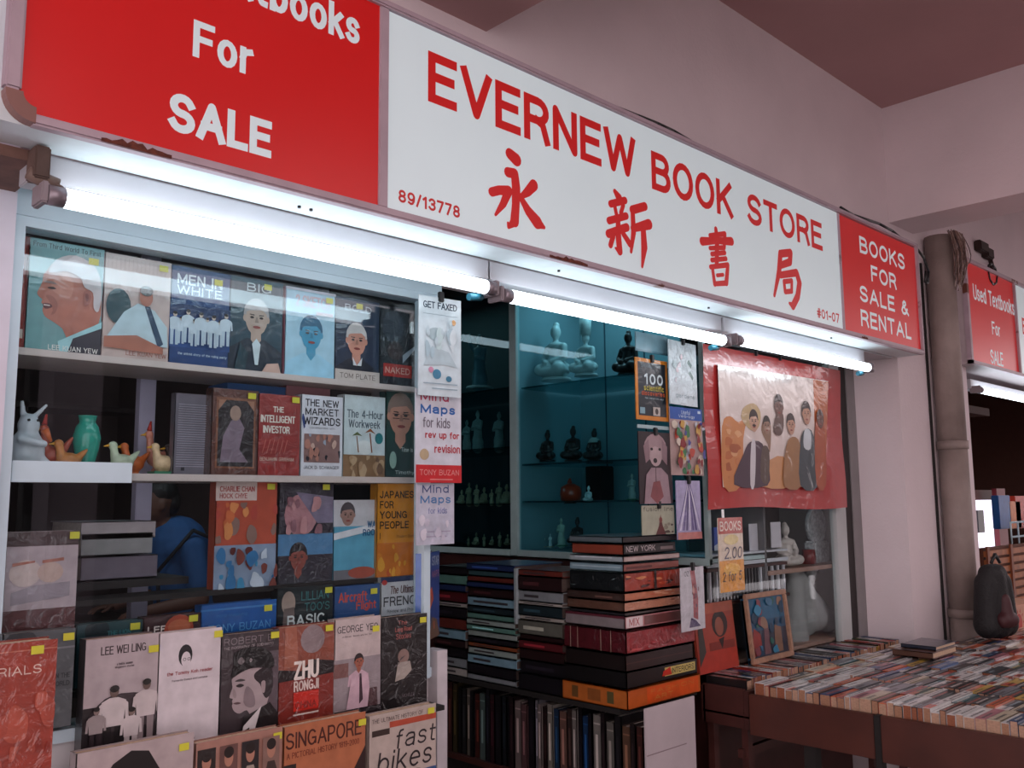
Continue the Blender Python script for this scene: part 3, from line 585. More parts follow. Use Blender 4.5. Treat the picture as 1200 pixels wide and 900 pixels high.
statue(562, 456, .28, 3.15, STANDA, mat('bluish_porcelain', '6f9aa5', rough=.3), 'bluish white standing statue with a raised arm, inner cabinet', PORC)
for i, (px, h) in enumerate(((547, .15), (560, .2), (585, .19))): statue(px, 526, h, 3.12+.03*i, STAND, PALE, ['short pale standing statue on the second inner shelf', 'tall pale standing statue on the second inner shelf', 'pale standing statue nearest the mullion, second inner shelf'][i], None)
for i in range(7): statue(541+i*8.8, 591, .075+.012*((i*3) % 4), 3.08+.05*(i % 2), STAND if i % 3 else SEAT, CREAM, '%s small cream figurine from the doorway on the third inner shelf' % ['first', 'second', 'third', 'fourth', 'fifth', 'sixth', 'seventh'][i], None)
for i in range(6): statue(549+i*9.2, 639, .045+.01*((i*2) % 3), 3.08+.04*(i % 2), SEAT if i % 2 else STAND, CREAM, '%s tiny cream figurine from the doorway on the inner cabinet floor' % ['first', 'second', 'third', 'fourth', 'fifth', 'sixth'][i], None)
# front display: figures on the wooden shelves
def fstat(px, py, h, Y, me, m, label, nm='figurine', rz=1.2, Zf=None):
    X, Z = at(px, py, Y); t = tag(empty(nm, (X, Y, Zf or Z), rz), label, 'figurine', 'figures in the front of the cabinet'); o = link('body', me, t, sc=h)
    if o.data.materials[0] != m: o.data = o.data.copy(); o.data.materials[0] = m
    return t
fan = tag(empty('glass_plaque', (at(958, 657, 2.14)[0], 2.14, 1.2)), 'round clear glass plaque on a block beside the white statues', 'ornament')
CLR = mat('clear_glass_ornament', 'cfd4d8', rough=.12, noise=.4, scale=60, bump=.8, bscale=70)
B().cyl((0, -.01, .17), (0, .01, .17), .085, n=28).build('disc', CLR, fan); B().box(-.07, .07, -.03, .03, 0, .10, bev=.008).build('block', CLR, fan)
fstat(922, 660, .2, 2.10, SEAT, mat('white_red_glaze', 'c9c2bd', rough=.3), 'white figurine with a red shawl on the wooden shelf', Zf=1.2)
B().cyl((0, 0, 0), (0, 0, .065), .034, .03, n=14).build('pot', mat('deep_red_glaze', '7a1f1e', rough=.3), tag(empty('red_pot', (at(948, 660, 2.12)[0], 2.12, 1.2)), 'small dark red pot at the edge of the wooden shelf', 'pot'))
drape = blob_mesh('body', [('c', (-.22, 0, .02), (-.16, 0, .42), .10, .05), ('c', (-.16, 0, .40), (.05, 0, .12), .06, .10), ('c', (.0, 0, .22), (.22, 0, .08), .08, .07), ('s', .23, 0, .08, .07, .07, .08), ('s', -.08, 0, .12, .16, .09, .12), ('c', (-.02, .02, .3), (.08, .03, .36), .05, .045), ('s', .10, .03, .40, .05, .05, .06)], GREY, .012)
fstat(950, 757, .72, 2.13, drape, GREY, 'large white plaster figure in flowing drapery at the cabinet floor', rz=0, Zf=.875)
X_b, _z = at(926, 680, 2.25); tb_ = tag(empty('bust', (X_b, 2.25, .875)), 'brown dark-haired bust behind the flowing white figure', 'figurine', 'figures in the front of the cabinet')
link('body', STAND, tb_, sc=.27).data = (lambda m: (m.materials.clear(), m.materials.append(mat('terracotta', '8a5a48', rough=.6)), m)[2])(STAND.copy())
# ------------------------------------------------------------------ ornaments in the left window, on the second shelf
def wob(px, py, Y, name, label, cat='figurine'): X, Z = at(px, py, Y); return tag(empty(name, (X, Y, 1.566)), label, cat, 'ornaments in the display window')
RW = mat('rabbit_white', 'cdd6dc', rough=.35)
t = wob(30, 545, 2.10, 'rabbit_figurine', 'white rabbit figurine with tall ears and an orange carrot')
link('body', blob_mesh('body', [('s', 0, 0, .045, .036, .034, .05), ('s', .0, -.005, .100, .022, .022, .026), ('c', (-.010, 0, .118), (-.014, 0, .150), .006, .005), ('c', (.010, 0, .118), (.034, 0, .145), .006, .004), ('c', (-.02, -.03, .07), (.02, -.045, .06), .01, .008), ('c', (.02, -.01, .03), (.06, -.02, .0), .014, .008)], RW, .004), t)
B().cyl((.02, -.045, .09), (.032, -.05, .065), .009, .003, n=8).build('carrot', mat('orange_glaze', 'c05a1e', rough=.4), t)
for x in (-.008, .01): B().cyl((x, -.030, .11), (x, -.033, .11), .003, n=8).build('eye', BLACK, t)
t = wob(100, 545, 2.12, 'vase', 'tall green glazed vase between the ornaments in the window', 'vase')
B().lathe([(0, 0), (.022, 0), (.018, .02), (.026, .055), (.030, .08), (.024, .105), (.017, .115), (.019, .128), (.021, .130), (.018, .130), (.014, .115)]).build('body', mat('turquoise_glaze', '1c9a86', rough=.15), t)
for px, cl, lab, Y_ in ((62, 'a8442a', 'red brown hen figurine beside the white rabbit', 2.11), (80, 'c07a3a', 'ochre duck figurine against the green vase', 2.09), (143, 'b8c4a8', 'pale green bird figurine before the window post', 2.09), (156, 'c0602a', 'orange bird figurine touching the window post', 2.12), (192, 'd2b48c', 'cream hen figurine on a green base beside the grey book', 2.09), (207, '3a2a26', 'dark carved bird figurine next to the grey book', 2.13), (184, 'c77f6a', 'pink rooster figurine behind the cream hen', 2.14)):
    t = wob(px, 545, Y_, 'bird_figurine', lab); m_ = mat('glaze_'+cl, cl, rough=.35, noise=.3, scale=60)
    hgt = 1.0 if px not in (184, 62) else 1.5
    link('body', blob_mesh('body', [('s', 0, 0, .026*hgt, .026, .017, .02), ('c', (-.016, 0, .035*hgt), (-.02, 0, .06*hgt), .010, .008), ('s', -.022, 0, .064*hgt, .011, .009, .010), ('c', (.02, 0, .035*hgt), (.036, 0, .052*hgt), .009, .004), ('c', (-.008, 0, .012), (-.008, 0, .0), .006, .009), ('c', (.006, 0, .012), (.006, 0, .0), .006, .009)], m_, .0032), t)
    B().cyl((-.03, 0, .064*hgt), (-.042, 0, .062*hgt), .004, .001, n=6).build('beak', mat('beak_yellow', 'd09a30', rough=.5), t)
    if px in (192,): B().box(-.03, .03, -.02, .02, 0, .008).build('base', GREENG, t)
    if px in (62, 184): B().cyl((-.022, -.001, .07*hgt), (-.018, .001, .085*hgt), .006, .002, n=6).build('comb', mat('comb_red', 'b0281c', rough=.5), t)
thing_mesh(B().box(.562, .80, 1.9995-.004, 1.9995, 1.545, 1.588, bev=.001), 'white_board', FRAMEW, 'white strip standing along the shelf edge below the ornaments', 'board')
pa = at(165, 640, 2.3); thing_mesh(B().box(-.02, .02, 0, .03, 0, 2.2, bev=.002), 'post', mat('lilac_white_post', 'cfc8e0', rough=.5), 'pale lilac upright post standing behind the ornaments', 'post', loc=(pa[0]-.005, 2.28, 0))
for q in (((84, 700), 'e0dcd8'),): pass

# ================================================================== BOOKS SHOWN FACE OUT
def booklet(name, X0, X1, Z0, Z1, Y, t, col, prims, label, wrap=1, sticker=None, spine=None, rz=0, group=None, rx=0, white=False, cat='book'):
    w_, h_ = X1-X0, Z1-Z0
    e = tag(empty(name, (X0, Y, Z0), rz, rx), label, cat, group)
    m = {0: PAPER, 1: GLOSS, 2: WRAP}[wrap]
    c = B(); bt = min(.0025, t*.2); sp = spine or shade(col, .8)
    if t > .006:
        c.box(0, w_, 0, bt, 0, h_, col).box(0, w_, t-bt, t, 0, h_, shade(col, .85)).box(-.0005, bt, 0, t, 0, h_, sp)
        co = c.build('cover', m, e)
        B().box(bt, w_-.003, bt, t-bt, .003, h_-.003).build('page_block', PAGESW if white else PAGES, e)
    else:
        c.box(0, w_, 0, t, 0, h_, col); co = c.build('cover', m, e)
    if prims:
        p = Print(w_, h_, 0).run(prims); p.b.build('cover_print', m, co)
    if sticker:
        u, v = sticker; s_ = .019; B().box(u*w_, min(u*w_+s_*1.1, w_), -.004-.0002, -.004, v*h_, min(v*h_+s_*.75, h_)).build('price_sticker', STICK, e)
    return e
def pxbook(tl, br, Y, t, col, prims, label, name='book', Z0=None, **k):
    a = at(*tl, Y); b = at(*br, Y); return booklet(name, a[0]+.001, b[0]-.001, b[1] if Z0 is None else Z0, a[1], Y, t, col, prims, label, **k)
G1 = 'books on the top window shelf'; Y1 = 2.035
pxbook((25.5, 276), (33, 400), Y1+.01, .05, 'a03428', [('r', .0, .1, 1, .18, 'd8cfc0')], 'narrow strip of a red book at the post end of the top shelf', group=G1, Z0=1.818)
pxbook((34.5, 277.5), (117.5, 411), Y1, .035, '6f9fa0', [
    ('t', 'From Third World To First', .05, .93, .95, .975, '15242a', 0), ('e', .55, .60, .36, .27, 'b9a7a0'), ('e', .60, .53, .33, .22, 'a05a48'),
    ('q', [(.24, .72), (.19, .62), (.17, .58), (.13, .51), (.17, .475), (.20, .46), (.19, .43), (.22, .41), (.21, .365), (.25, .31), (.36, .27), (.48, .22), (.6, .12), (.95, .28), (.95, .62), (.6, .78)], 'b26a55'),
    ('q', [(.5, .72), (.35, .66), (.3, .58), (.4, .52), (.55, .5), (.6, .62)], 'c07c66'), ('q', [(.24, .5), (.3, .44), (.34, .38), (.32, .33), (.38, .36), (.4, .44), (.33, .5)], '9a5644'),
    ('q', [(.21, .425), (.3, .43), (.33, .40), (.24, .38)], '5a1c1a'), ('r', .22, .408, .3, .418, 'd8c8c0'), ('q', [(.25, .57), (.32, .585), (.37, .57), (.31, .56)], '3a2018'), ('q', [(.2, .615), (.3, .635), (.38, .61), (.3, .61)], '8a7068'), ('q', [(.74, .58), (.80, .60), (.84, .54), (.80, .46), (.75, .45), (.73, .52)], '9c5444'), ('q', [(.76, .56), (.8, .56), (.8, .5), (.77, .5)], '7c3c32'),
    ('q', [(.26, .72), (.36, .84), (.6, .90), (.88, .82), (.98, .62), (.95, .42), (.88, .44), (.86, .58), (.74, .62), (.68, .7), (.5, .74), (.36, .72)], 'c9bebe'), ('q', [(.4, .80), (.6, .86), (.8, .8), (.6, .8)], 'ddd4d4'),
    ('p', [(.45, 0), (.55, .14), (.97, .30), (1, .3), (1, 0)], '1f2330'), ('p', [(.45, 0), (.42, .1), (.9, .28), (1, .32), (1, .26), (.62, .14), (.55, 0)], '9fd0d4'),
    ('t', 'LEE KUAN YEW', .3, .02, .96, .065, 'e8e4dc', 0)], 'teal memoir with smiling man in profile, first on top shelf', group=G1, sticker=(.78, .84), Z0=1.818, spine='a03a3a')
pxbook((122.5, 295), (197.5, 421), Y1, .035, 'c9b3ab', [
    ('r', .02, .62, .98, .98, 'cdb9b2')]+[('r', .05+.06*i, .64, .055+.06*i, .97, 'b39c94') for i in range(15)]+[
    ('e', .22, .5, .18, .17, '24464e'), ('p', [(.05, .18), (.3, .45), (.5, .55), (.75, .5), (.95, .35), (.97, .15)], 'b9cfd6'), ('e', .62, .62, .1, .09, 'b0705c'), ('e', .62, .68, .1, .05, '3a302e'),
    ('p', [(.6, .53), (.68, .53), (.9, .18), (.82, .14)], '25405a'), ('p', [(.03, .2), (.5, .24), (.9, .14), (.9, .08), (.03, .1)], 'b0705c'), ('t', 'LEE KUAN YEW', .35, .04, .95, .085, '9a5a4c', 0)],
    'cream book of a man in a white shirt resting his arms', group=G1, sticker=(.8, .9), Z0=1.818, spine='a8505a')
pxbook((200.7, 310), (268.5, 428), Y1, .03, '1d3f72', [
    ('t', 'MEN IN', .1, .82, .85, .93, 'd8e4ea', .02), ('t', 'WHITE', .1, .72, .85, .81, 'd8e4ea', .02), ('r', 0, .18, 1, .6, '274c86'), ('r', 0, .5, 1, .62, '14305c')]+
    [('m', .08+.1*i, .2+.015*(i % 3), .33-.06*(i % 2), 'c9b7a8', 'c4d3dc', 'b4c6d2') for i in range(9)]+[('t', 'the untold story of the ruling party', .1, .09, .9, .12, 'b4c6d2', 0)],
    'blue book with a row of white-clad walking men', group=G1, sticker=(.7, .86), Z0=1.818)
pxbook((269.5, 322), (330, 434.5), Y1, .03, '1e3e4c', [
    ('f', .5, .58, .36, 'b8a090', 'a9a4a2', '1a2a38'), ('p', [(.42, .3), (.5, .36), (.58, .3), (.54, .08), (.48, .08)], 'c8d8dc'), ('p', [(.1, .0), (.2, .3), (.35, .2), (.3, 0)], '1b3a44'),
    ('t', 'BIG', .3, .86, .75, .95, 'b8ccd0', .01), ('p', [(.6, 0), (.7, .1), (.92, .12), (.98, 0)], 'c9a596')], 'dark teal book with a grey-haired man in a suit', group=G1, sticker=(.62, .9), Z0=1.818)
pxbook((334.5, 335), (391.5, 441), Y1, .025, 'a9cfe0', [
    ('t', '2 SKETCH', .2, .8, .9, .93, 'c9a8b0', .01), ('f', .52, .5, .36, '3f96b8', '1f5f80', '9fd0e6'), ('r', .0, .97, 1, 1, 'd0c8d0'), ('r', .6, .72, .95, .76, 'c9a8b0')], 'pale blue book with a man drawn in blue tones', group=G1, sticker=(.8, .88), Z0=1.818, spine='a86a7a')
pxbook((392.8, 346), (444, 446.5), Y1, .03, '1c2c44', [
    ('f', .48, .5, .36, 'd0907a', 'cfc8c4', '141c2c'), ('p', [(.38, .3), (.48, .2), (.6, .3), (.58, .2), (.4, .2)], 'e0e4e8'), ('t', 'BOLD', .2, .84, .8, .92, 'b8c4cc', .0), ('r', 0, 0, 1, .14, 'c9bdb4'), ('t', 'TOM PLATE', .1, .04, .9, .1, '6a5c58', 0)],
    'navy book with a smiling pink-faced man', group=G1, sticker=(.45, .88), Z0=1.818)
pxbook((445, 357), (489, 449), Y1, .03, '161a22', [('e', .35, .75, .28, .2, '303844'), ('r', .1, .12, .85, .28, 'b02a20'), ('t', 'NAKED', .15, .16, .8, .24, 'e0b0a0', .01), ('p', [(.6, .3), (.95, .5), (.95, .55), (.6, .4)], '9aa6b0'), ('e', .4, .45, .2, .12, '3a2a2a')],
    'black book with a red band at the doorway end of the shelf', group=G1, Z0=1.818, wrap=2)
G2 = 'books on the second window shelf'; Y2_ = 2.035
pxbook((205, 460), (242.5, 549), Y2_+.03, .02, '6f6a74', [('r', .08, .1+.028*i, .92, .108+.028*i, 'a49eaa') for i in range(28)]+[('r', .2, .05, .3, .09, '202028')], 'grey book turned to its printed back cover', group=G2, Z0=1.566)
pxbook((248.5, 454), (301.5, 549.5), Y2_, .03, '53281c', [
    ('r', .1, .08, .94, .9, '7a4a30'), ('r', .14, .1, .9, .87, '1a1418'), ('p', [(.2, .15), (.25, .45), (.4, .62), (.55, .7), (.7, .55), (.6, .3), (.8, .15)], '7c6a78'), ('e', .5, .72, .12, .09, 'a08474'), ('p', [(.14, .87), (.14, .75), (.3, .87)], '9a6a50'), ('p', [(.9, .87), (.9, .75), (.74, .87)], '9a6a50')],
    'brown framed-portrait book nearest the ornaments', group=G2, sticker=(.75, .9), Z0=1.566, wrap=2)
pxbook((302.8, 460.5), (350.8, 549.5), Y2_, .03, '8e2420', [
    ('t', 'THE', .35, .78, .6, .85, 'e6dccf', .02), ('t', 'INTELLIGENT', .06, .65, .88, .74, 'e6dccf', .02), ('t', 'INVESTOR', .12, .52, .75, .61, 'e6dccf', .02), ('t', 'BENJAMIN GRAHAM', .06, .18, .86, .225, 'd6b8a8', .0)]+
    [('p', [(.1+.1*i, .27), (.12+.1*i, .27), (.2+.1*i, .44), (.18+.1*i, .44)], 'b05a50') for i in range(6)], 'red investment guide with white capital title', group=G2, sticker=(.78, .91), Z0=1.566, wrap=2)
pxbook((352.7, 461.8), (401, 550), Y2_, .03, 'd9dbe2', [
    ('t', 'THE NEW', .1, .86, .9, .95, '22242c', .015), ('t', 'MARKET', .1, .75, .9, .84, '22242c', .015), ('t', 'WIZARDS', .06, .63, .94, .73, '22242c', .015), ('t', 'CONVERSATIONS WITH', .2, .585, .8, .605, '50525c', 0),
    ('r', .08, .17, .93, .52, '8a6a66'), ('t', 'JACK D. SCHWAGER', .08, .09, .92, .13, '22242c', 0), ('p', [(.03, .76), (.06, .76), (.1, .6), (.07, .58), (.02, .7)], '24407a')]+scribble(16, 3, .08, .17, .93, .52, ['c9a898', '40445c', '9aa6b4', 'b07a6a', '20222c']),
    'white market traders book with a trading floor photograph', group=G2, Z0=1.566, wrap=1)
pxbook((402.5, 461.8), (451, 551), Y2_, .03, 'c9d8da', [
    ('t', 'The 4-Hour', .08, .72, .95, .82, '50606a', .0), ('t', 'Workweek', .12, .60, .88, .70, '50606a', .0), ('r', 0, 0, 1, .27, '8a6b4c'), ('e', .85, .48, .1, .07, '1f7a80'), ('e', .5, .36, .2, .09, 'dde4e2'), ('p', [(.34, .3), (.37, .3), (.32, .5), (.3, .5)], '8a6040'), ('p', [(.66, .3), (.69, .3), (.64, .54), (.61, .54)], '8a5030'),
    ('p', [(.2, .5), (.32, .55), (.44, .5), (.32, .51)], '5c6a40'), ('p', [(.5, .54), (.63, .6), (.76, .53), (.63, .56)], '9c5a34')]+scribble(14, 4, 0, 0, 1, .26, ['6d4f36', 'a98a68', 'b59a78']), 'pale blue work guide with palm trees and hammock', group=G2, Z0=1.566)
pxbook((452, 458), (486, 551), Y2_, .03, '173f38', [
    ('f', .5, .72, .46, 'c08a74', '8a7468', '1f3c3a', True), ('t', 'Time is', .5, .3, .9, .35, 'c8d8d4', 0), ('t', 'Timothy', .3, .03, .95, .08, 'c8d8d4', 0), ('e', .22, .2, .12, .1, '8fb0a4')], 'dark green book with a bespectacled man at the shelf end', group=G2, Z0=1.566)
for i, (a, b, c) in enumerate((((262, 449), (330, 458), '28568c'), ((331, 450), (382, 460), 'a06a70'), ((384, 452), (430, 462), '3a3436'))):
    A_ = at(*a, 2.12); B_ = at(*b, 2.12)
    thing_mesh(B().box(A_[0], B_[0], 2.10, 2.20, 1.566, A_[1], c), 'book', PAPER, ['blue-topped', 'pink-topped', 'dark'][i]+' book standing behind the second window row', 'book', G2)
# third row
G3 = 'books in the third window row'; Y3 = 2.045
t3 = 1.32
pxbook((253, 563), (322.5, 686), Y3, .03, 'b85038', [
    ('r', 0, .82, .66, 1, 'd8c4bc'), ('t', 'CHARLIE CHAN', .06, .90, .62, .95, 'a02828', .01), ('t', 'HOCK CHYE', .06, .84, .5, .885, 'a02828', .01), ('r', 0, 0, 1, .42, '8a9cb4')]+scribble(16, 5, 0, .42, 1, .8, ['c9683c', 'd88a50', '8a6a60', 'b4463a'])+scribble(22, 6, 0, 0, 1, .4, ['5a1f1c', '2f6fa0', 'c0ccd8', '7a3a30', '3a88b0']),
    'orange comic art book with speech balloon title', group=G3, sticker=(.82, .92), Z0=t3-.03)
pxbook((327, 564), (389.5, 681), Y3, .03, '2a2430', [
    ('e', .4, .68, .3, .2, 'b07a80'), ('p', [(.3, .9), (1, .85), (1, .6), (.7, .6)], '7a7088'), ('r', .0, .3, 1, .5, '4a7ea8'), ('f', .36, .28, .24, '8a4438', '1c1418', '2c2a34')]+scribble(10, 8, .1, .5, .8, .85, ['c08a8c', 'd6a8a4', '8a5a64']),
    'wrapped dark art book with pink and blue figures', group=G3, sticker=(.78, .92), Z0=t3-.03, wrap=2)
pxbook((390.8, 586), (444, 688), Y3, .03, '5aa4c0', [
    ('r', 0, .68, 1, 1, 'c8c8cc'), ('f', .3, .82, .26, 'a07c70', '4a4448', '8a8c94', False, False), ('p', [(0, .6), (1, .72), (1, .64), (0, .52)], 'd8dce0'), ('t', 'WAR', .72, .66, .98, .74, '1e5f8a', .02), ('t', 'ROOM', .62, .56, .98, .64, '1e5f8a', .02), ('r', .0, 0, 1, .16, '6f6e74'), ('e', .6, .12, .3, .07, 'a04a38')],
    'light blue book with a grey portrait above open water', group=G3, Z0=t3-.03)
pxbook((441.5, 566.5), (497.5, 670.5), Y3-.01, .03, 'd28a20', [
    ('t', 'JAPANESE', .06, .84, .86, .92, '221810', .02), ('t', 'FOR', .06, .73, .34, .81, '221810', .02), ('t', 'YOUNG', .06, .62, .62, .70, '221810', .02), ('t', 'PEOPLE', .06, .51, .66, .59, '221810', .02), ('t', 'I', .06, .40, .1, .47, '221810', .01), ('t', 'Student Book', .4, .41, .78, .44, '603c14', 0), ('r', 0, 0, 1, .36, 'c26c1a')]+scribble(10, 9, 0, 0, 1, .35, ['d89a30', 'b8501c', 'cf7c20']),
    'yellow Japanese language textbook at the doorway end', group=G3, Z0=t3-.02)
pxbook((7, 624), (87.5, 740), Y3-.03, .04, 'b8a4a8', [
    ('r', 0, 0, 1, .25, '5a2c2c'), ('r', 0, .86, 1, 1, '4a3434'), ('e', .28, .60, .22, .13, 'd2bab4'), ('e', .62, .6, .18, .1, 'c8a89c'), ('p', [(.1, .7), (.4, .72), (.4, .70), (.1, .67)], 'b06a58'), ('p', [(.5, .72), (.8, .74), (.8, .71), (.5, .69)], 'b06a58'), ('p', [(.1, .3), (.9, .36), (.9, .5), (.4, .48), (.1, .42)], '9a8c94')],
    'large plastic-wrapped pink and grey book near the corner post', wrap=2, sticker=(.86, .92), group=G3)
# books lying inside beside the wrapped book
for i, (y0, y1, c, xr) in enumerate(((650, 668, 'a39a9c', 176), (668, 690, '8f8f90', 172), (690, 712, '6d6470', 178))):
    a = at(90, y0, 2.14); b = at(xr, y1, 2.14)
    tk = a[1]-b[1]-.004
    e = tag(empty('book', (a[0], 2.12, 1.333+.0 if i == 2 else (1.333+tk+.006 if i == 1 else 1.333+2*(tk+.006)))), ['pale book on top of the lying pile behind the glass', 'grey book in the middle of the lying pile behind glass', 'mauve book at the bottom of the lying pile behind glass'][i], 'book', 'lying books behind the window glass')
    B().box(0, b[0]-a[0], 0, .003, 0, tk, c).box(0, b[0]-a[0], 0, .2, 0, .002, c).box(0, b[0]-a[0], 0, .2, tk-.002, tk, c).build('cover', GLOSS, e)
    B().box(.003, b[0]-a[0]-.003, .003, .195, .002, tk-.002).build('page_block', PAGESW, e)
thing_mesh(B().box(.57, .98, 2.09, 2.36, 1.315, 1.331), 'display_shelf', DARK, 'dark board under the lying books behind the window glass', 'shelf', 'boards in the display window')
# fourth row
G4 = 'books in the fourth window row'; Y4 = 2.022; b4 = 1.125
pxbook((2.5, 744), (83.5, 850), Y4-.06, .03, '53585c', [('e', .25, .9, .22, .13, '33363a'), ('t', 'ON THE', .7, .5, .95, .55, '2b3034', .01), ('t', 'WORLD', .68, .42, .95, .47, '2b3034', .01), ('r', .0, .8, 1, .82, '767a80')], 'grey hardback standing behind the large red book', group=G4, sticker=(.82, .88))
pxbook((89, 733), (166.5, 800), Y4, .03, '27474c', [('e', .3, .88, .18, .2, '18262c'), ('t', 'THE LION', .45, .78, .8, .86, '3f7a80', .01), ('r', .5, .7, .8, .73, '3f7a80')], 'dark teal book mostly hidden behind the black and white cover', group=G4, sticker=(.78, .84), Z0=b4)
pxbook((167.5, 724), (233, 795), Y4-.003, .03, '3c1f20', [('t', 'LEE', .08, .72, .4, .84, 'e8dcd4', .02), ('e', .62, .75, .26, .25, 'a8452e'), ('e', .62, .8, .2, .12, 'c06848')], 'dark brown book with an orange face and white LEE', group=G4, sticker=(.78, .86), Z0=b4)
pxbook((235, 710), (322.5, 790), Y4, .03, '1758a0', [('r', 0, .9, 1, .93, '3a78b8'), ('t', 'TONY BUZAN', .1, .55, .92, .68, '5a98d0', .0), ('t', 'mind mapping', .2, .78, .6, .84, '2f70b0', 0), ('r', .5, .42, .53, .52, 'd0d8e0')], 'bright blue mind mapping book with thin blue lettering', group=G4, sticker=(.82, .82), Z0=b4)
pxbook((324.5, 690), (389.3, 770), Y4, .03, '0f1c20', [('e', .2, .78, .12, .17, 'a08c80'), ('p', [(.1, .4), (.12, .7), (.3, .72), (.32, .4)], '6a5c58'), ('t', "LILLIAN", .42, .80, .92, .93, '2f6a6c', .0), ('t', "TOO'S", .48, .64, .94, .76, '2f6a6c', .0), ('t', 'BASIC', .18, .44, .84, .60, 'd6dcda', .02)], 'black and green book with BASIC in white capitals', group=G4, sticker=(.84, .88), Z0=b4)
pxbook((391, 688), (444.5, 765), Y4, .03, '1f4a80', [('t', 'Aircraft', .1, .74, .72, .9, 'c0442c', .01), ('t', 'Flight', .48, .58, .92, .74, 'c0442c', .01), ('r', 0, .38, .62, .42, '5aa0c4'), ('p', [(.1, .5), (.6, .48), (.5, .44), (.1, .44)], '173a66')], 'blue aircraft handbook with red title', group=G4, sticker=(.78, .84), Z0=b4)
pxbook((446, 677), (497.5, 760), Y4, .03, 'b9bcc0', [('r', 0, .92, 1, 1, '1c2c50'), ('e', .08, .92, .06, .04, 'b03028'), ('t', 'The Ultimate', .2, .74, .85, .86, '50302c', .0, .1), ('t', 'FRENCH', .06, .56, .94, .70, '26282c', .01), ('t', 'Review and Practice', .14, .46, .9, .51, '404448', 0)], 'pale grey French review book with serif title', group=G4, Z0=b4)
# fifth row (in front of the glass)
G5 = 'books in the fifth window row'; Y5 = 1.945; b5 = .973
pxbook((100.5, 750.5), (182, 870), Y5, .035, '6a5c60', [
    ('r', 0, .45, 1, 1, 'b5a7aa'), ('r', 0, 0, 1, .48, '241d20'), ('t', 'LEE WEI LING', .2, .87, .82, .935, '3f3336', .0), ('t', 'a hakka woman', .42, .78, .64, .80, '50444a', 0), ('t', 'singapore stories', .4, .755, .66, .775, '50444a', 0), ('q', [(.05, .3), (.2, .5), (.5, .56), (.98, .5), (.98, .3)], '3a3034'), ('m', .4, .06, .56, '6a5650', 'cfc4c4', '141012'), ('m', .84, .12, .52, '6a5650', 'c8bcbc', '8a7c7e'),
    ('m', .64, .04, .4, '7a6660', 'c9bdbd', 'b9adad'), ('m', .16, .12, .36, '8a7670', '9a8e8e', '2a2024'), ('p', [(.4, .04), (.7, .14), (1, .02), (.8, 0)], 'c9bcbc'), ],
    'black and white family photograph book, first in the front row', group=G5, sticker=(.85, .85), Z0=b5, spine='2c2a2e')
pxbook((186, 743), (257, 857), Y5, .03, 'd6ccd0', [
    ('e', .42, .80, .11, .09, '1c1a1e'), ('e', .43, .765, .075, .065, 'd6ccd0'), ('t', 'oo', .38, .755, .5, .78, '3a3436', .02), ('t', 'the Tommy Koh reader', .14, .64, .86, .675, '9c3034', .0), ('t', 'Favourite Essays and Lectures', .22, .59, .78, .61, '504448', 0), ('p', [(.3, .13), (.36, .13), (.36, .10), (.33, .08), (.3, .10)], '26242a'), ('t', 'World', .38, .1, .6, .12, '403a3c', 0)],
    'white reader cover with a small line-drawn head', group=G5, sticker=(.86, .92), Z0=b5, wrap=1)
pxbook((258.6, 745), (325, 856), Y5, .03, '3b3236', [
    ('r', .7, .1, 1, .8, '5a4e54'), ('t', 'ROBERT E.', .05, .9, .92, .965, '7a7074', .0), ('t', 'THE BIOGRAPHY OF SOEHARTO', .05, .86, .9, .885, 'a39a9c', 0), ('q', [(.22, .60), (.20, .55), (.21, .51), (.18, .46), (.17, .42), (.22, .405), (.21, .385), (.22, .36), (.21, .34), (.25, .29), (.34, .26), (.46, .28), (.56, .22), (.8, .3), (.86, .6), (.5, .66)], 'a8989a'), ('q', [(.6, .62), (.86, .66), (.9, .45), (.8, .36), (.72, .42), (.68, .5), (.58, .56)], '2c2428'), ('q', [(.7, .52), (.77, .52), (.76, .42), (.71, .43)], 'a08e90'), ('q', [(.44, .5), (.56, .44), (.6, .32), (.5, .3), (.4, .36)], '85767a'),
    ('q', [(.19, .60), (.22, .72), (.24, .83), (.6, .86), (.86, .78), (.9, .64), (.6, .67), (.36, .64)], '151214'), ('q', [(.28, .74), (.34, .78), (.4, .74), (.34, .71)], '6a6264'), ('q', [(.48, .74), (.5, .76), (.53, .74), (.5, .72)], '8a8284'), ('q', [(.26, .52), (.33, .535), (.40, .515), (.33, .50)], '241c1e'), ('q', [(.24, .565), (.33, .58), (.42, .56), (.33, .555)], '3a3234'), ('q', [(.22, .50), (.22, .43), (.26, .41), (.27, .45)], '968688'), ('q', [(.22, .365), (.3, .37), (.35, .355), (.28, .35)], '5a4448'), ('p', [(.3, 0), (.4, .22), (.85, .32), (1, .2), (1, 0)], '1c181a'), ('p', [(.36, .0), (.4, .14), (.7, .3), (.6, .1), (.52, 0)], 'd8d0d0'), ('p', [(.4, .0), (.42, .1), (.5, .12), (.5, 0)], '221c1e')],
    'black and white portrait book of a man in a black cap', group=G5, sticker=(.84, .92), Z0=b5)
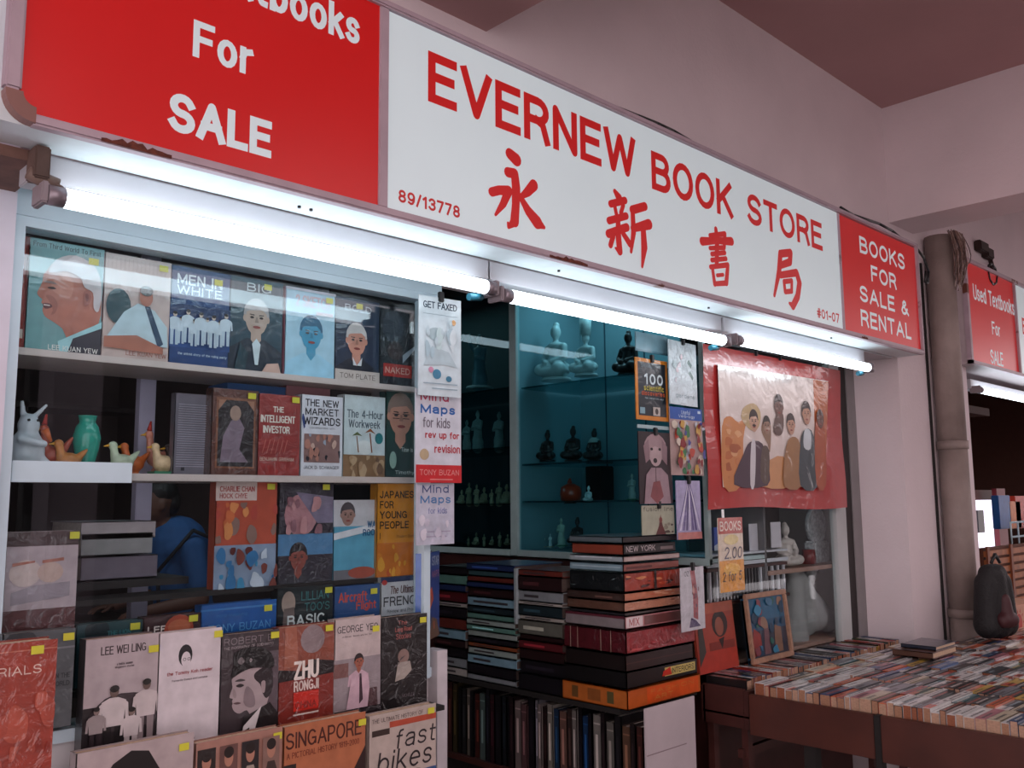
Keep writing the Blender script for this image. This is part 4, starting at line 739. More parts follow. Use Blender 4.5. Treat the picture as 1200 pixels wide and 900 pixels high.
pxbook((326.8, 736.5), (390.5, 844), Y5, .035, '7c2a22', [
    ('r', 0, .5, 1, 1, '8a4a3a'), ('p', [(0, .48), (0, .6), (.4, .56), (.6, .66), (1, .62), (1, .5)], '1c1214'), ('e', .6, .86, .22, .14, '8a7a7c'), ('p', [(.1, .6), (.1, 1), (.3, 1), (.35, .62)], 'a0604c'), ('t', 'ZHU', .27, .48, .72, .66, 'e8dcd4', .03), ('t', 'RONGJI', .27, .37, .72, .47, 'd8c4bc', .03), ('r', .27, .18, .72, .36, 'c0281c'), ('t', 'CHINA', .3, .2, .68, .27, '8a1c14', .02), ('r', .27, .14, .72, .155, 'd8c4bc')],
    'dark red book with a white blocky title over a red square', group=G5, sticker=(.82, .92), Z0=b5, wrap=2)
pxbook((391.8, 727), (445.5, 835), Y5, .03, 'c4b4b2', [
    ('t', 'GEORGE YEO', .06, .86, .94, .93, '4a4448', .0), ('t', 'on Bonsai, Banyan and the Tao', .16, .81, .8, .83, '5a5054', 0), ('r', 0, .1, 1, .6, '94888c'), ('r', 0, .42, .3, .56, '7a5450'), ('f', .52, .56, .14, 'a05c48', '2c2022', 'c8a8b4'), ('p', [(.25, .1), (.35, .4), (.7, .42), (.8, .1)], 'c8a8b4'), ('p', [(.52, .44), (.56, .44), (.6, .18), (.52, .14)], '3a2430'), ('r', 0, 0, 1, .1, '241c20'), ('p', [(.7, .1), (.74, .28), (.9, .28), (.92, .1)], '4a3034')],
    'pale book with a man in a pink shirt and dark tie', group=G5, sticker=(.8, .84), Z0=b5, wrap=2)
pxbook((446, 724.5), (500.5, 824), Y5, .03, '191416', [
    ('t', 'The', .36, .9, .56, .95, 'a05a54', 0), ('t', 'Long Road', .3, .82, .66, .88, 'a05a54', 0), ('t', 'Stories', .32, .75, .64, .81, 'a05a54', 0), ('e', .48, .56, .12, .08, '8a7068'), ('p', [(.3, .3), (.36, .5), (.62, .5), (.66, .4), (.5, .32)], 'a39890'), ('t', 'MICHELLE', .45, .12, .72, .155, '6a6064', 0)]+[('p', [(.02+.12*i, .3+.07*(i % 4)), (.06+.12*i, .34+.07*(i % 4)), (.16+.12*i, .36+.07*(i % 4))], '4a4446') for i in range(8)],
    'black wrapped book with a pale figure by the jamb', group=G5, sticker=(.82, .9), Z0=b5, wrap=2)
# sixth row and front left
G6 = 'books in the lowest window row'; Y6 = 1.86; b6 = .715
pxbook((-14, 757), (60.5, 900), 1.78, .05, '983a2c', [('t', 'MATERIALS', -.5, .75, .78, .82, 'd8b8ac', 0), ('r', .0, .93, 1, .94, 'b86a58'), ('p', [(0, .4), (.06, .42), (.05, .44), (0, .46)], 'e8dcd8'), ('r', 0, .60, 1, .605, 'ab5242')]+scribble(10, 11, 0, .05, 1, .6, ['a34636', '8c3024', 'b0503e'], 2), 'large plastic-wrapped brick red book in front of the others', group=G6, sticker=(.6, .9), wrap=2)
pxbook((88.5, 884), (226.5, 900), Y6, .03, 'b5a4a4', [('p', [(.2, .8), (.3, .9), (.45, .96), (.6, .94), (.7, .82), (.75, .5), (.2, .5)], '1a1416'), ('e', .46, .62, .2, .2, '8a6a60')], 'wide pale book with the top of a black-haired head', group=G6, sticker=(.86, .9), Z0=b6)
fm = []
for i in range(4):
    for j in range(2):
        u, v = .03+.24*i, .70-.30*j; fm += [('r', u, v, u+.2, v+.25, ['28201f', '6a4a44', '2a2426', '8a6a60'][(i+j) % 4]), ('e', u+.1, v+.16, .05, .06, 'b07c68'), ('e', u+.1, v+.20, .055, .04, '241a18'), ('p', [(u+.03, v), (u+.06, v+.08), (u+.14, v+.08), (u+.18, v)], ['a8988c', '40302c'][i % 2])]
pxbook((228, 872), (330.5, 900), Y6, .03, 'a87a6c', fm, 'tan book with a grid of small portrait photographs', group=G6, sticker=(.88, .92), Z0=b6)
pxbook((332, 853), (428, 900), Y6, .03, 'b26a48', [('t', 'SINGAPORE', .03, .83, .95, .95, '4a2018', .0), ('t', 'A PICTORIAL HISTORY 1819-2000', .04, .76, .92, .805, '7a3a28', 0), ('p', [(.5, 0), (.7, .4), (1, .74), (1, 0)], '2f1c1c'), ('r', 0, .0, .15, .72, '2a2220'), ('p', [(.45, .3), (.46, .55), (.47, .3)], '4a2018'), ('r', .2, .0, .45, .3, '8a4a34')], 'orange pictorial history book with large capital title', group=G6, sticker=(.9, .9), Z0=b6)
pxbook((431.5, 840), (511, 900), Y6, .03, 'b9a9a0', [('t', 'THE ULTIMATE HISTORY OF', .05, .93, .8, .965, '4a3c3a', 0), ('r', .3, .87, 1, .92, 'b04a34'), ('r', .05, .82, .3, .87, '3a2c28'), ('t', 'fast', .38, .68, .98, .84, '2c262a', -.01, .15), ('t', 'bikes', .12, .50, .92, .68, '2c262a', -.01, .15), ('r', 0, 0, 1, .46, '35507c'), ('e', .7, .4, .12, .08, '3a1a18'), ('e', .45, .2, .25, .12, 'a03428'), ('e', .2, .1, .12, .1, '18181c')], 'grey and blue motorbike history book by the jamb', group=G6, sticker=(.86, .92), Z0=b6)

# magazines hanging beside the doorway
def clip(parent, x, z): B().box(x-.008, x+.008, -.008, .004, z-.012, z+.016, bev=.002).build('clip', BLACK, parent)
GH = 'magazines hanging beside the doorway'
def hang(tl, br, Y, col, prims, label, rz=0, wrap=1, group=GH, cl=True, t=.004, name='magazine', **k):
    e = pxbook(tl, br, Y, t, col, prims, label, name=name, rz=rz, wrap=wrap, group=group, cat='magazine', **k)
    if cl: a = at(*tl, Y); b = at(*br, Y); clip(e, (b[0]-a[0])/2, a[1]-b[1])
    return e
hang((490.5, 345), (537, 467), 1.90, 'c8d6dc', [('t', 'GET FAXED', .1, .88, .9, .95, '1e3448', .02), ('r', .1, .82, .9, .825, '8aa0ac'), ('e', .4, .62, .2, .07, '9fb2b8'), ('e', .82, .76, .05, .03, 'd89a50'), ('e', .42, .22, .1, .05, '3f7fa0'), ('e', .7, .18, .07, .03, '3a7a98'), ('e', .28, .26, .06, .03, 'c88aa4'), ('p', [(.1, .3), (.3, .5), (.7, .45), (.9, .3), (.6, .32)], 'aebfc6'), ('r', .1, .12, .9, .13, '90a4b0'), ('r', .3, .07, .9, .08, '90a4b0')]+scribble(14, 12, .15, .3, .9, .8, ['b8c9d0', 'a8bec8', 'd2dde2', 'bcd0d2']), 'pale white comic magazine hanging highest beside the doorway', rz=-.10)
hang((487, 455), (539, 566), 1.915, 'd0d2dc', [('t', 'Mind', .1, .88, .72, .98, 'b02c50', .02), ('t', 'Maps', .1, .72, .86, .84, '2060a8', .02), ('t', 'for kids', .15, .59, .75, .70, '7a7480', 0), ('t', 'rev up for', .2, .46, .95, .55, 'b83440', .01), ('t', 'revision', .4, .32, .97, .41, 'b83440', .01), ('e', .18, .3, .1, .06, 'b8a484'), ('r', .0, 0, 1, .19, 'c4242a'), ('t', 'TONY BUZAN', .08, .08, .94, .14, 'd8908c', 0), ('r', .3, .03, .8, .04, 'd8908c')], 'white mind maps magazine with red base band hanging in the middle', rz=-.04)
hang((487.8, 566), (532.5, 637), 1.93, 'bfc0d0', [('t', 'Mind', .15, .84, .85, .97, '3a4a80', .02), ('t', 'Maps', .1, .64, .9, .8, '3f78b0', .01), ('t', 'for kids', .3, .5, .8, .6, '7078a8', 0), ('r', .1, .2, .9, .22, 'a8a0b8'), ('r', .15, .12, .8, .14, 'a8a0b8')]+scribble(12, 13, .05, .05, .95, .5, ['c9c4d4', 'b4b4c8', 'd6d0dc']), 'faded lilac mind maps magazine hanging lowest by the doorway', wrap=2, cl=False)
# blue book standing by the jamb, turned
a = at(500, 649, 1.97); b = at(524, 750, 1.97)
booklet('book', a[0], a[0]+.15, b[1], a[1], 1.98, .025, '1d3f86', [('p', [(.2, .4), (.3, .55), (.5, .6), (.6, .45), (.4, .35)], 'c8502c'), ('t', 'STAR', .5, .84, .95, .95, 'a8b4c8', .01), ('t', 'MAPS', .5, .7, .95, .78, 'a06a88', .01), ('p', [(.3, 0), (.5, .25), (.8, .2), (1, 0)], '6a5040')]+scribble(5, 14, .1, .1, .9, .5, ['2c5aa8', '16306a', 'b05a40']), 'blue book with an orange burst standing by the door jamb', rz=.60, spine='3a62a8')

# magazines hanging in front of the cabinet corner
GK = 'magazines hanging at the cabinet corner'; YK = 1.955
pxbook((744.5, 388), (783, 417), YK+.02, .004, '7fa6b4', [('r', .0, 0, 1, .1, '5a8494')], 'pale blue plastic sleeve behind the orange-framed magazine', name='plastic_sleeve', group=GK, cat='sleeve')
hang((744, 418), (784, 494.5), YK, 'c87820', [('r', .07, .07, 1, .94, '101c26'), ('r', .93, .0, 1, 1, 'c87820'), ('t', '100', .26, .58, .84, .76, 'c4d0d4', .03), ('t', 'scientific', .24, .48, .86, .57, 'b8a838', .02), ('t', 'discoveries', .16, .40, .88, .475, 'b8502c', .02), ('t', 'that changed the world', .26, .34, .84, .37, 'a8b4b8', 0), ('r', .1, .1, .25, .2, '7a9aa4'), ('r', .5, .08, .72, .22, 'b4a8a0'), ('e', .61, .15, .05, .05, '40302c'), ('t', 'SPECIAL', .15, .85, .5, .9, '5a7480', 0)], 'orange-bordered science magazine hanging at the cabinet corner', group=GK)
pxbook((747, 497), (788, 504.5), YK, .004, '9fb4b8', [], 'grey strip of a backing card above the dog cover', name='backing_card', group=GK, cat='card')
hang((747.5, 505), (789, 590), YK-.005, '2a1c22', [('e', .5, .78, .34, .2, 'a08488'), ('p', [(.14, .8), (.2, .56), (.32, .62), (.3, .9)], '8a6e74'), ('p', [(.86, .8), (.84, .54), (.7, .62), (.7, .9)], '8a6e74'), ('e', .5, .66, .18, .14, 'b49a9c'), ('e', .48, .6, .06, .035, '1c1216'), ('e', .38, .76, .04, .02, '1c1216'), ('e', .62, .76, .04, .02, '1c1216'), ('p', [(.12, 0), (.2, .4), (.35, .5), (.65, .5), (.85, .4), (.92, 0)], '9a8088'), ('p', [(.3, .1), (.4, .3), (.6, .32), (.7, .1), (.5, 0)], '84464a'), ('r', .47, .3, .49, .5, '4a3438')], 'dark cover of a long-eared dog hanging below the science magazine', group=GK, name='magazine')
hang((752, 592.5), (791, 625.5), YK, 'a8a894', [('t', 'fusion line', .04, .8, .96, .95, '403c38', 0), ('p', [(.4, 0), (.5, .3), (.56, .7), (.62, .3), (.72, 0)], '5a2424'), ('e', .56, .5, .05, .1, '7a3c34')]+scribble(6, 15, .6, .05, .95, .4, ['4a3c34', '8a8474']), 'cream fusion magazine hanging lowest under the dog cover', group=GK)
hang((783, 397), (822, 477), YK-.02, 'c4d2d8', [('p', [(.65, .68), (.72, .74), (.82, .66), (.8, .6)], '3f6860'), ('p', [(.68, .52), (.76, .56), (.88, .46), (.84, .42)], '3f6860'), ('t', 'gardens', .2, .1, .9, .18, '8aa0a8', 0)]+scribble(8, 16, .1, .3, .6, .8, ['c8c4cc', 'd2b8c0', 'b4c8cc']), 'white leafy plastic-covered magazine high at the cabinet corner', group=GK, wrap=2, rz=.08)
hang((784.5, 476), (825, 557.5), YK-.01, 'b09490', [('r', 0, .82, 1, 1, '1c4ea0'), ('t', 'Useful', .35, .90, .62, .96, 'c8d8e8', 0), ('t', 'Verb-logy', .26, .84, .76, .895, 'c8d8e8', 0), ('r', .86, .93, .95, .97, 'c8d8e8')]+scribble(60, 17, .02, .02, .98, .80, ['c04a3a', '3f7a50', 'd8c8b8', '4a4a90', 'c89a4a', 'b8b8c4', '8a2c30']), 'busy crowd picture magazine with a bright blue header', group=GK, cl=False)
hang((792, 563), (822.5, 631), YK-.015, 'a29ac0', [('p', [(.5, 1), (.54, 1), (.02+.13*i, .15), (-.04+.13*i, .15)], ['4a3c74', 'd6d0e4', '6a5c94'][i % 3]) for i in range(9)]+[('r', 0, 0, 1, .12, 'b8706a')], 'purple pleated plastic-wrapped booklet under the crowd magazine', group=GK, wrap=2)
hang((797, 666), (829, 736), YK-.05, 'bfbcc4', [('p', [(.4, .95), (.6, .95), (.72, .5), (.7, .15), (.5, .2), (.5, .6)], '9a4a50'), ('t', 'OZ', .15, .86, .35, .94, '404048', 0), ('p', [(.3, .05), (.4, .2), (.6, .15), (.8, .05)], '3a2a5a')]+scribble(7, 18, .45, .2, .75, .8, ['7a4a54', 'b47a70', '5a3a4a']), 'white booklet with a slim red figure leaning over the stack', group=GK, wrap=2, rz=.05)
# sale sign
e = pxbook((841, 607), (874.5, 691), 1.90, .004, 'd9c9b4', [('r', .0, .78, 1, 1, 'b85448'), ('t', 'BOOKS', .06, .82, .94, .95, 'e8d8cc', .01), ('r', 0, 0, 1, .42, 'd89018'), ('e', .5, .3, .34, .08, 'e0a838'), ('t', '2.00', .2, .44, .92, .60, '3a3450', .0, .15), ('t', '2 for 5', .1, .14, .88, .27, '2a1c10', .0, .1), ('e', .5, .7, .3, .07, 'e0cc8c')], 'hand-written orange and white sale sign hanging before the cabinet', name='price_sign', cat='sign', wrap=2, rz=.03)
B().box(.03, .045, 0, .002, .235, .30).build('hanging_strip', PAPER, e)
for tl, br, lab in (((877.5, 614), (896, 645), 'blank white card above the spines behind the glass'), ((903, 612), (916, 641), 'narrow white card beside the white strap')):
    pxbook(tl, br, 2.06, .003, 'd8d4dc', [], lab, name='card', wrap=0, group='white cards in the cabinet front', cat='card')
# shelf of white-striped spines behind the front glass
cs = tag(empty('media_shelf', (0, 0, 0)), 'shelf edge with white strips above rows of cases', 'shelf')
a = at(824, 640, 2.05); b = at(918, 640, 2.05); zt = at(880, 647, 2.05)[1]
B().box(a[0], b[0], 2.03, 2.2, zt-.004, zt+.004).box(a[0], b[0], 2.03, 2.04, zt-.045, zt-.03).build('strip', mat('white_strip', 'd0d4dc', rough=.3), cs)
B().box(a[0], b[0], 2.035, 2.2, zt-.062, zt-.050).build('board', WOOD, cs)
for i in range(26):
    x = a[0]+(b[0]-a[0])*i/26; c = ['1c1c22', '2a2a30', '33272a'][i % 3] if i not in (1, 3, 17, 19, 21, 23, 25) else 'd4d4dc'
    z1 = zt-.062; bb = B().box(0, .009, 0, .12, 0, .118, c).box(0, .009, -.0006, 0, .006, .016, 'd4ccd0')
    thing_mesh(bb, 'media_case', GLOSS, ('white' if c == 'd4d4dc' else 'dark')+' spined case, %s from the doorway side behind the cabinet glass' % ['first','second','third','fourth','fifth','sixth','seventh','eighth','ninth','tenth','eleventh','twelfth','thirteenth','fourteenth','fifteenth','sixteenth','seventeenth','eighteenth','nineteenth','twentieth','twenty-first','twenty-second','twenty-third','twenty-fourth','twenty-fifth','twenty-sixth'][i], 'case', 'cases in the cabinet front', loc=(x, 2.04, z1-.118))
B().box(a[0], b[0], 2.03, 2.18, zt-.192, zt-.181).build('board', WOOD, cs)
e = pxbook((836, 618), (870, 643), 2.09, .01, '3a5cc0', [('p', [(0, .2), (.5, .6), (1, .3), (1, 0), (0, 0)], 'c8d4e8')], 'blue and white picture card behind the sale sign', name='card', cat='card', group='white cards in the cabinet front')

# poster
pa_, pb_ = at(820, 401, 1.945), at(984, 430, 1.945)
PXL, PXR = at(826, 500, 1.945)[0], at(987, 500, 1.945)[0]
ZT, ZBt = at(900, 418, 1.945)[1], at(900, 596, 1.945)[1]
pw, ph = PXR-PXL, ZT-ZBt
po = tag(empty('poster', (PXL, 1.945, ZBt)), 'large red-bordered plastic-covered poster of painted people on the cabinet', 'poster')
POM = mat('poster_film', rough=.3, coat=1, bump=.5, bscale=9)
g_ = B(); nx, nz = 16, 10
for i in range(nx):
    for j in range(nz):
        f = lambda u, v: (u*pw, -.006*math.sin(u*9+v*3)*(1-v)-.004*math.sin(v*8), v*ph+.008*math.sin(u*6)*(1-v))
        g_.quad([f(i/nx, j/nz), f((i+1)/nx, j/nz), f((i+1)/nx, (j+1)/nz), f(i/nx, (j+1)/nz)], 'b03230', True)
g_.build('sheet', POM, po)
P_ = Print(pw, ph, -.0115, .00007)
def U(px, py=500): return (at(px, py, 1.945)[0]-PXL)/pw
def V(px, py): return (at(px, py, 1.945)[1]-ZBt)/ph
def W_(pts): return [(U(x, y), V(x, y)) for x, y in pts]
P_.run([('p', W_([(838, 427), (968, 447), (964, 570), (844, 571)]), 'd6c4bd'), ('q', W_([(843, 500), (852, 488), (862, 495), (872, 490), (868, 515), (866, 568), (845, 570)]), 'c8824e'),
    ('p', W_([(950, 445), (968, 448), (964, 570), (954, 570)]), 'b5633a'), ('q', W_([(893, 545), (915, 535), (925, 569), (890, 570)]), 'c99062')]
    + scribble(14, 21, U(846), V(850, 566), U(866), V(850, 500), ['b8683a', 'd8a070', 'a85a34', 'c07848'], .35)
    + [('q', W_([(896, 520), (889, 505), (892, 492), (900, 500), (899, 530)]), '8c6c56'), ('q', W_([(866, 492), (868, 478), (880, 473), (888, 484), (886, 500), (878, 505)]), 'b89c72'),
       ('q', W_([(857, 568), (868, 532), (876, 518), (890, 520), (897, 545), (896, 569)]), '4a3542'), ('q', W_([(877, 520), (882, 520), (881, 568), (876, 568)]), 'cfc8cc'), ('q', W_([(888, 560), (890, 525), (898, 528), (897, 565)]), '5a4840')])
def head(px, py, hpx, skin, hair, tash=False, body=None, afro=0):
    k = V(px, py-hpx/2)-V(px, py+hpx/2)
    P_.run([('f', U(px, py), V(px, py), k, skin, hair, body or skin, False, bool(body))])
    if tash: P_.run([('e', U(px, py), V(px, py+hpx*.2), .012, .008, '2c1c18')])
head(880, 494, 24, 'bd927a', '2c201e', True); head(895, 499, 20, '96735f', '2a2220')
P_.run([('q', W_([(903, 505), (906, 486), (914, 486), (914, 505), (909, 511)]), '5e463e')]); head(909, 477, 25, '6b4a40', '1f1816')
P_.run([('q', W_([(915, 569), (917, 525), (925, 512), (934, 522), (936, 569)]), '9a6c42'), ('q', W_([(934, 569), (934, 520), (940, 503), (950, 512), (955, 569)]), '2f3b42'), ('q', W_([(938, 524), (939, 504), (946, 506), (946, 526)]), 'c3c8cc'), ('q', W_([(953, 568), (951, 505), (957, 480), (963, 510), (964, 568)]), 'a84e2a')])
head(923, 498, 23, 'b98a72', '2f2220'); head(941, 485, 25, 'b08068', '241c1c'); head(957, 492, 20, '6c4034', '40241e')
P_.b.build('picture_print', POM, po)
for u in (.06, .33, .5): B().box(u*pw-.004, u*pw+.004, -.018, -.008, ph-.01, ph+.02).build('clip', BLACK, po)

# paintings leaning on the cabinet front, standing on the book row
def painting(tl, br, Y, frame, col, prims, label, rx, z0):
    a = at(*tl, Y); b = at(*br, Y); w_, h_ = b[0]-a[0], a[1]-z0
    e = tag(empty('framed_picture', (a[0], Y, z0), 0, rx), label, 'picture', 'pictures leaning on the cabinet')
    B().box(0, w_, .0, .012, 0, h_, col).build('canvas', GLOSS, e)
    if frame:
        m = mat('frame_'+frame, frame, rough=.5, noise=.3, scale=40); k = .02
        for q in ((0, w_, 0, k), (0, w_, h_-k, h_), (0, k, k, h_-k), (w_-k, w_, k, h_-k)): B().box(q[0], q[1], -.012, .014, q[2], q[3], bev=.003).build('frame_side', m, e)
    p = Print(w_, h_, 0).run(prims); p.b.build('picture_print', GLOSS, e); return e
painting((818, 710), (866, 771), 1.985, None, '9a3c2c', [('r', .0, .0, 1, .3, 'a8301f'), ('e', .62, .68, .2, .20, '2a1614'), ('e', .6, .64, .11, .14, '8a4a38'), ('r', .3, .3, .95, .42, '7a2a20'), ('p', [(.55, .45), (.62, .3), (.7, .48)], '2a1614'), ('p', [(.02, .1), (.06, .7), (.16, .8), (.2, .3)], '3a3430'), ('r', 0, .85, 1, 1, 'a8523c')], 'orange red picture of a dark-haired portrait leaning beside the stack', -.10, .865)
painting((877, 697), (928, 759), 1.96, 'a07a64', '1f4a68', [('r', 0, 0, 1, .45, '2c3040'), ('r', 0, .6, 1, 1, '1f5878'), ('p', [(.05, .1), (.15, .5), (.3, .4), (.3, .1)], '8a3430'), ('p', [(.35, .1), (.4, .55), (.5, .5), (.5, .1)], '6a4a50'), ('p', [(.6, .1), (.65, .5), (.8, .45), (.8, .1)], '7a5a48')]+scribble(22, 23, .1, .1, .9, .9, ['2f7a9c', '7a3a44', '245c54', '8a6a58', '173850', '3a6a8a']), 'wood-framed blue crowd painting leaning on the cabinet glass', -.10, .865)

# ================================================================== STACKS BY THE DOORWAY
def lying(name, x0, x1, y0, y1, z0, z1, col, label, group, pcol=None, sprint=None, fprint=None, wrap=1, parts=True, lit=None):
    """a book lying flat, spine on the -x side, tail edge on the -y side"""
    e = tag(empty(name, (x0, y0, z0)), label, 'book', group); w_, d_, h_ = x1-x0, y1-y0, z1-z0; bt = min(.003, h_*.15)
    m = {0: PAPER, 1: GLOSS, 2: WRAP}[wrap]
    c = B().box(0, bt, 0, d_, 0, h_, col)
    c.box(0, w_, 0, d_, 0, bt, col).box(0, w_, 0, d_, h_-bt, h_, shade(col, 1.1))
    if fprint is not None: c.box(0, w_, 0, bt, 0, h_, fprint if isinstance(fprint, str) else col)
    co = c.build('cover', m, e)
    B().box(bt, w_-.003, .004, d_-.004, bt, h_-bt).build('page_block', PAGES if pcol is None else mat('edge_'+pcol, pcol, rough=.7, noise=.2, scale=150), e)
    if sprint:      # spine print, local u along -y..+y seen from -x
        p = Print(d_, h_, 0).run(sprint); o = p.b.build('spine_print', m, co, (-.0003, d_, 0)); o.rotation_euler.z = -math.pi/2
    if lit:
        p = Print(w_, h_, 0).run(lit); p.b.build('edge_print', m, co, (0, -.0003, 0))
    return e
XS, YS = 2.43, 1.965
yl = [(833, 809), (808, 788), (788, 768), (767, 740), (739, 723), (723, 719), (718, 706), (706, 695.5), (695, 672), (671, 661), (660, 652), (651, 638), (637, 629)]
Zs = [atX(731, y, XS) for y in (833,)]
def zz(y): return at(731, y, YS)[1]
bt_ = [('r', .1*k, 0, .1*k+.008, 1, 'b8a090') for k in (1, 2.2, 6, 7.6)]
stk = [
 ('orange box-like book with a printed spine at the stack base', 'b0581c', 1, 'b85520', [('r', .02, .1, .98, .9, 'b8642c'), ('r', .15, .2, .25, .8, '6a4a28'), ('r', .4, .2, .6, .8, '8a5028'), ('r', .7, .2, .8, .8, '5a5030')], [('r', .25, .1, .97, .9, 'd0501a'), ('t', 'FASHION', .3, .55, .9, .78, 'c87838', .01), ('t', 'ART', .35, .2, .6, .45, 'c8843c', .01)]),
 ('black book with a yellow label directly above the orange one', '141214', 1, '1a1416', None, [('r', .52, .25, .97, .8, 'c9b46a'), ('p', [(.48, .3), (.62, .3), (.6, .8), (.5, .6)], 'c02818'), ('t', 'INTERIORS', .62, .35, .95, .7, '2a2018', .01)]),
 ('dark brown book under the thick maroon volumes', '1c1414', 1, '2c1a1a', None, [('r', 0, .45, 1, .52, '4a2c28')]),
 ('thick maroon volume with thin gold bands in the stack', '521820', 2, '8c1c22', bt_, scribble(8, 31, .05, .1, .95, .9, ['a83038', 'c05050', '7a141a'])),
 ('grey-spined book with a pink and white label edge', '847a7c', 1, 'b8787a', [('r', 0, .8, 1, 1, '5a2430')], [('r', .02, .1, .25, .9, 'd8c8c8'), ('t', 'MIX', .06, .2, .2, .8, 'a83038', 0), ('r', .27, .15, .95, .85, '6a3a38')]),
 ('thin black book in the middle of the tall stack', '26262a', 1, '3a2c2a', None, None),
 ('brown book below the orange-edged one', '5e4034', 2, 'b8785c', None, scribble(8, 32, .05, .1, .95, .9, ['d89a78', '9a5a44', 'c9a088'])),
 ('dark brown book with a peach patterned edge', '3c2a26', 2, 'b86a48', [('r', .5, .3, .8, .5, '7a5a50')], scribble(8, 33, .05, .1, .95, .9, ['e0a080', 'c0523c', 'd8b8a0'])),
 ('thick dark book with an orange picture wrapped round its edge', '14191c', 2, '9c3420', None, scribble(14, 34, .02, .05, .98, .95, ['c0482a', '7a2418', 'd8885a', '4a1812'])+[('r', .5, 0, .54, 1, '2c1814')]),
 ('pale blue-grey book second of the light pair', '7f98a4', 1, '8a5048', [('r', .05, .5, .95, .62, 'b0c4cc')], [('r', .05, .3, .5, .6, '5a2a28')]),
 ('silvery grey book upper of the light pair', '9aa4aa', 1, 'b0948e', [('r', .1, .6, .8, .8, 'c8d0d4')], [('r', .02, .2, .98, .7, 'b8a4a0')]),
 ('rust brown book near the top of the tall stack', '8a4030', 1, '241c1e', None, [('t', 'NEW YORK', .05, .25, .6, .8, 'c8bcbc', .0), ('r', .7, .3, .95, .6, '7a6a6a')]),
 ('slate grey book on top of the tall stack', '5f6a70', 1, '2c2426', None, None)]
for i, ((y0, y1), (lab, c, wr, fc, sp, lt)) in enumerate(zip(yl, stk)):
    z0, z1 = zz(y0), zz(y1); k = .006*math.sin(i*2.1)+(.012 if i in (0,) else 0)+(-.014 if i > 8 else 0)-(.0 if i < 5 else .01)
    lying('book', XS-(.008 if i < 4 else -.004*(i % 3)), XS+.38+k*2-.02*(i > 4), YS-(.012 if i < 4 else 0)+.002*(i % 3), YS+.262+k, z0+.0008, z1-.0004, c, lab, 'books in the tall stack by the doorway', sprint=sp, fprint=fc, wrap=wr, lit=lt)
# stacks further inside, spines facing the doorway
def stack(ya, yb, ztop, items, lab, group, X=XS, dx=.22):
    z = .8195; n = len(items); tot = sum(t for t, c in items); sc_ = (ztop-z)/tot
    for i, (t, c) in enumerate(items):
        r = random.Random(i*7+int(ya*100)); o = r.uniform(-.006, .006); h = t*sc_
        pr = [] if r.random() < .3 else [('r', .12, .35, r.uniform(.4, .85), .6, shade(c, 2.0) if int(c[:2], 16) < 100 else '3a3438')]
        lying('book', X+o, X+dx, ya+r.uniform(0, .003), yb-r.uniform(0, .004), z+.0005, z+h-.0005, c, '%s, %s from the bottom of the %s' % (CN.get(c, 'dark book'), ORD[i], lab), group, sprint=pr, wrap=1, pcol='5c4c46')
        z += h
ONES = ['', 'first', 'second', 'third', 'fourth', 'fifth', 'sixth', 'seventh', 'eighth', 'ninth']
ORD = ONES[1:]+['tenth', 'eleventh', 'twelfth', 'thirteenth', 'fourteenth', 'fifteenth', 'sixteenth', 'seventeenth', 'eighteenth', 'nineteenth']
for tn in ('twent', 'thirt', 'fort', 'fift', 'sixt', 'sevent'): ORD += [tn+'ieth']+[tn+'y-'+o for o in ONES[1:]]
CN = {'17141a': 'black book', '2a1618': 'dark maroon book', '1c2a30': 'dark slate book', '7fa3b4': 'pale blue book', '9aa8a4': 'silver grey book', '5f8a80': 'sea green book', '6a2c24': 'rust red book', '20305a': 'navy blue book', '62625a': 'olive grey book', '8a4a2c': 'orange brown book', 'b4aea8': 'off-white book', '3a5a60': 'teal book', '8a8f94': 'grey book', '551a20': 'wine red book'}
stack(2.240, 2.462, atX(632, 668, XS)[1], [(3, '17141a'), (2.4, '17141a'), (2, '2a1618'), (1.6, '551a20'), (1, '2a1618'), (2.6, '62625a'), (.8, 'b4aea8'), (2, '1c2a30'), (.6, 'b4aea8'), (2, '8a8f94'), (2.6, '2a1618'), (1.2, '6a2c24')], 'stack behind the tall one', 'books in the second stack')
stack(2.476, 2.748, atX(574, 661, XS)[1], [(1, '8a8f94'), (1.8, '17141a'), (1.6, '7fa3b4'), (1.2, '9aa8a4'), (.8, '8a4a2c'), (1, '17141a'), (1.1, '9aa8a4'), (1, '5f8a80'), (1, '9aa8a4'), (1, '5f8a80'), (1.2, '1c2a30'), (1.6, '7fa3b4'), (1.6, '2a1618'), (1, '20305a'), (1, '6a2c24'), (1, '3a5a60'), (1.2, '20305a')], 'wide middle stack', 'books in the wide middle stack', dx=.26)
stack(2.754, 2.95, atX(532, 664, XS)[1], [(1.2, 'b4aea8'), (1.4, '8a8f94'), (1.4, '17141a'), (1.2, '2a1618'), (1.4, '7fa3b4'), (1.6, '6a2c24'), (1.6, '17141a'), (.7, 'b4aea8'), (1.6, '551a20'), (1, '20305a'), (1.4, '5f8a80'), (1.2, '17141a')], 'innermost stack', 'books in the innermost stack')
thing_mesh(B().box(0, .024, 0, .012, 0, .20, '9aa4a8'), 'book', PAPER, 'thin grey book upright between the second and middle stacks', 'book', loc=(XS-.010, 2.464, 1.05))
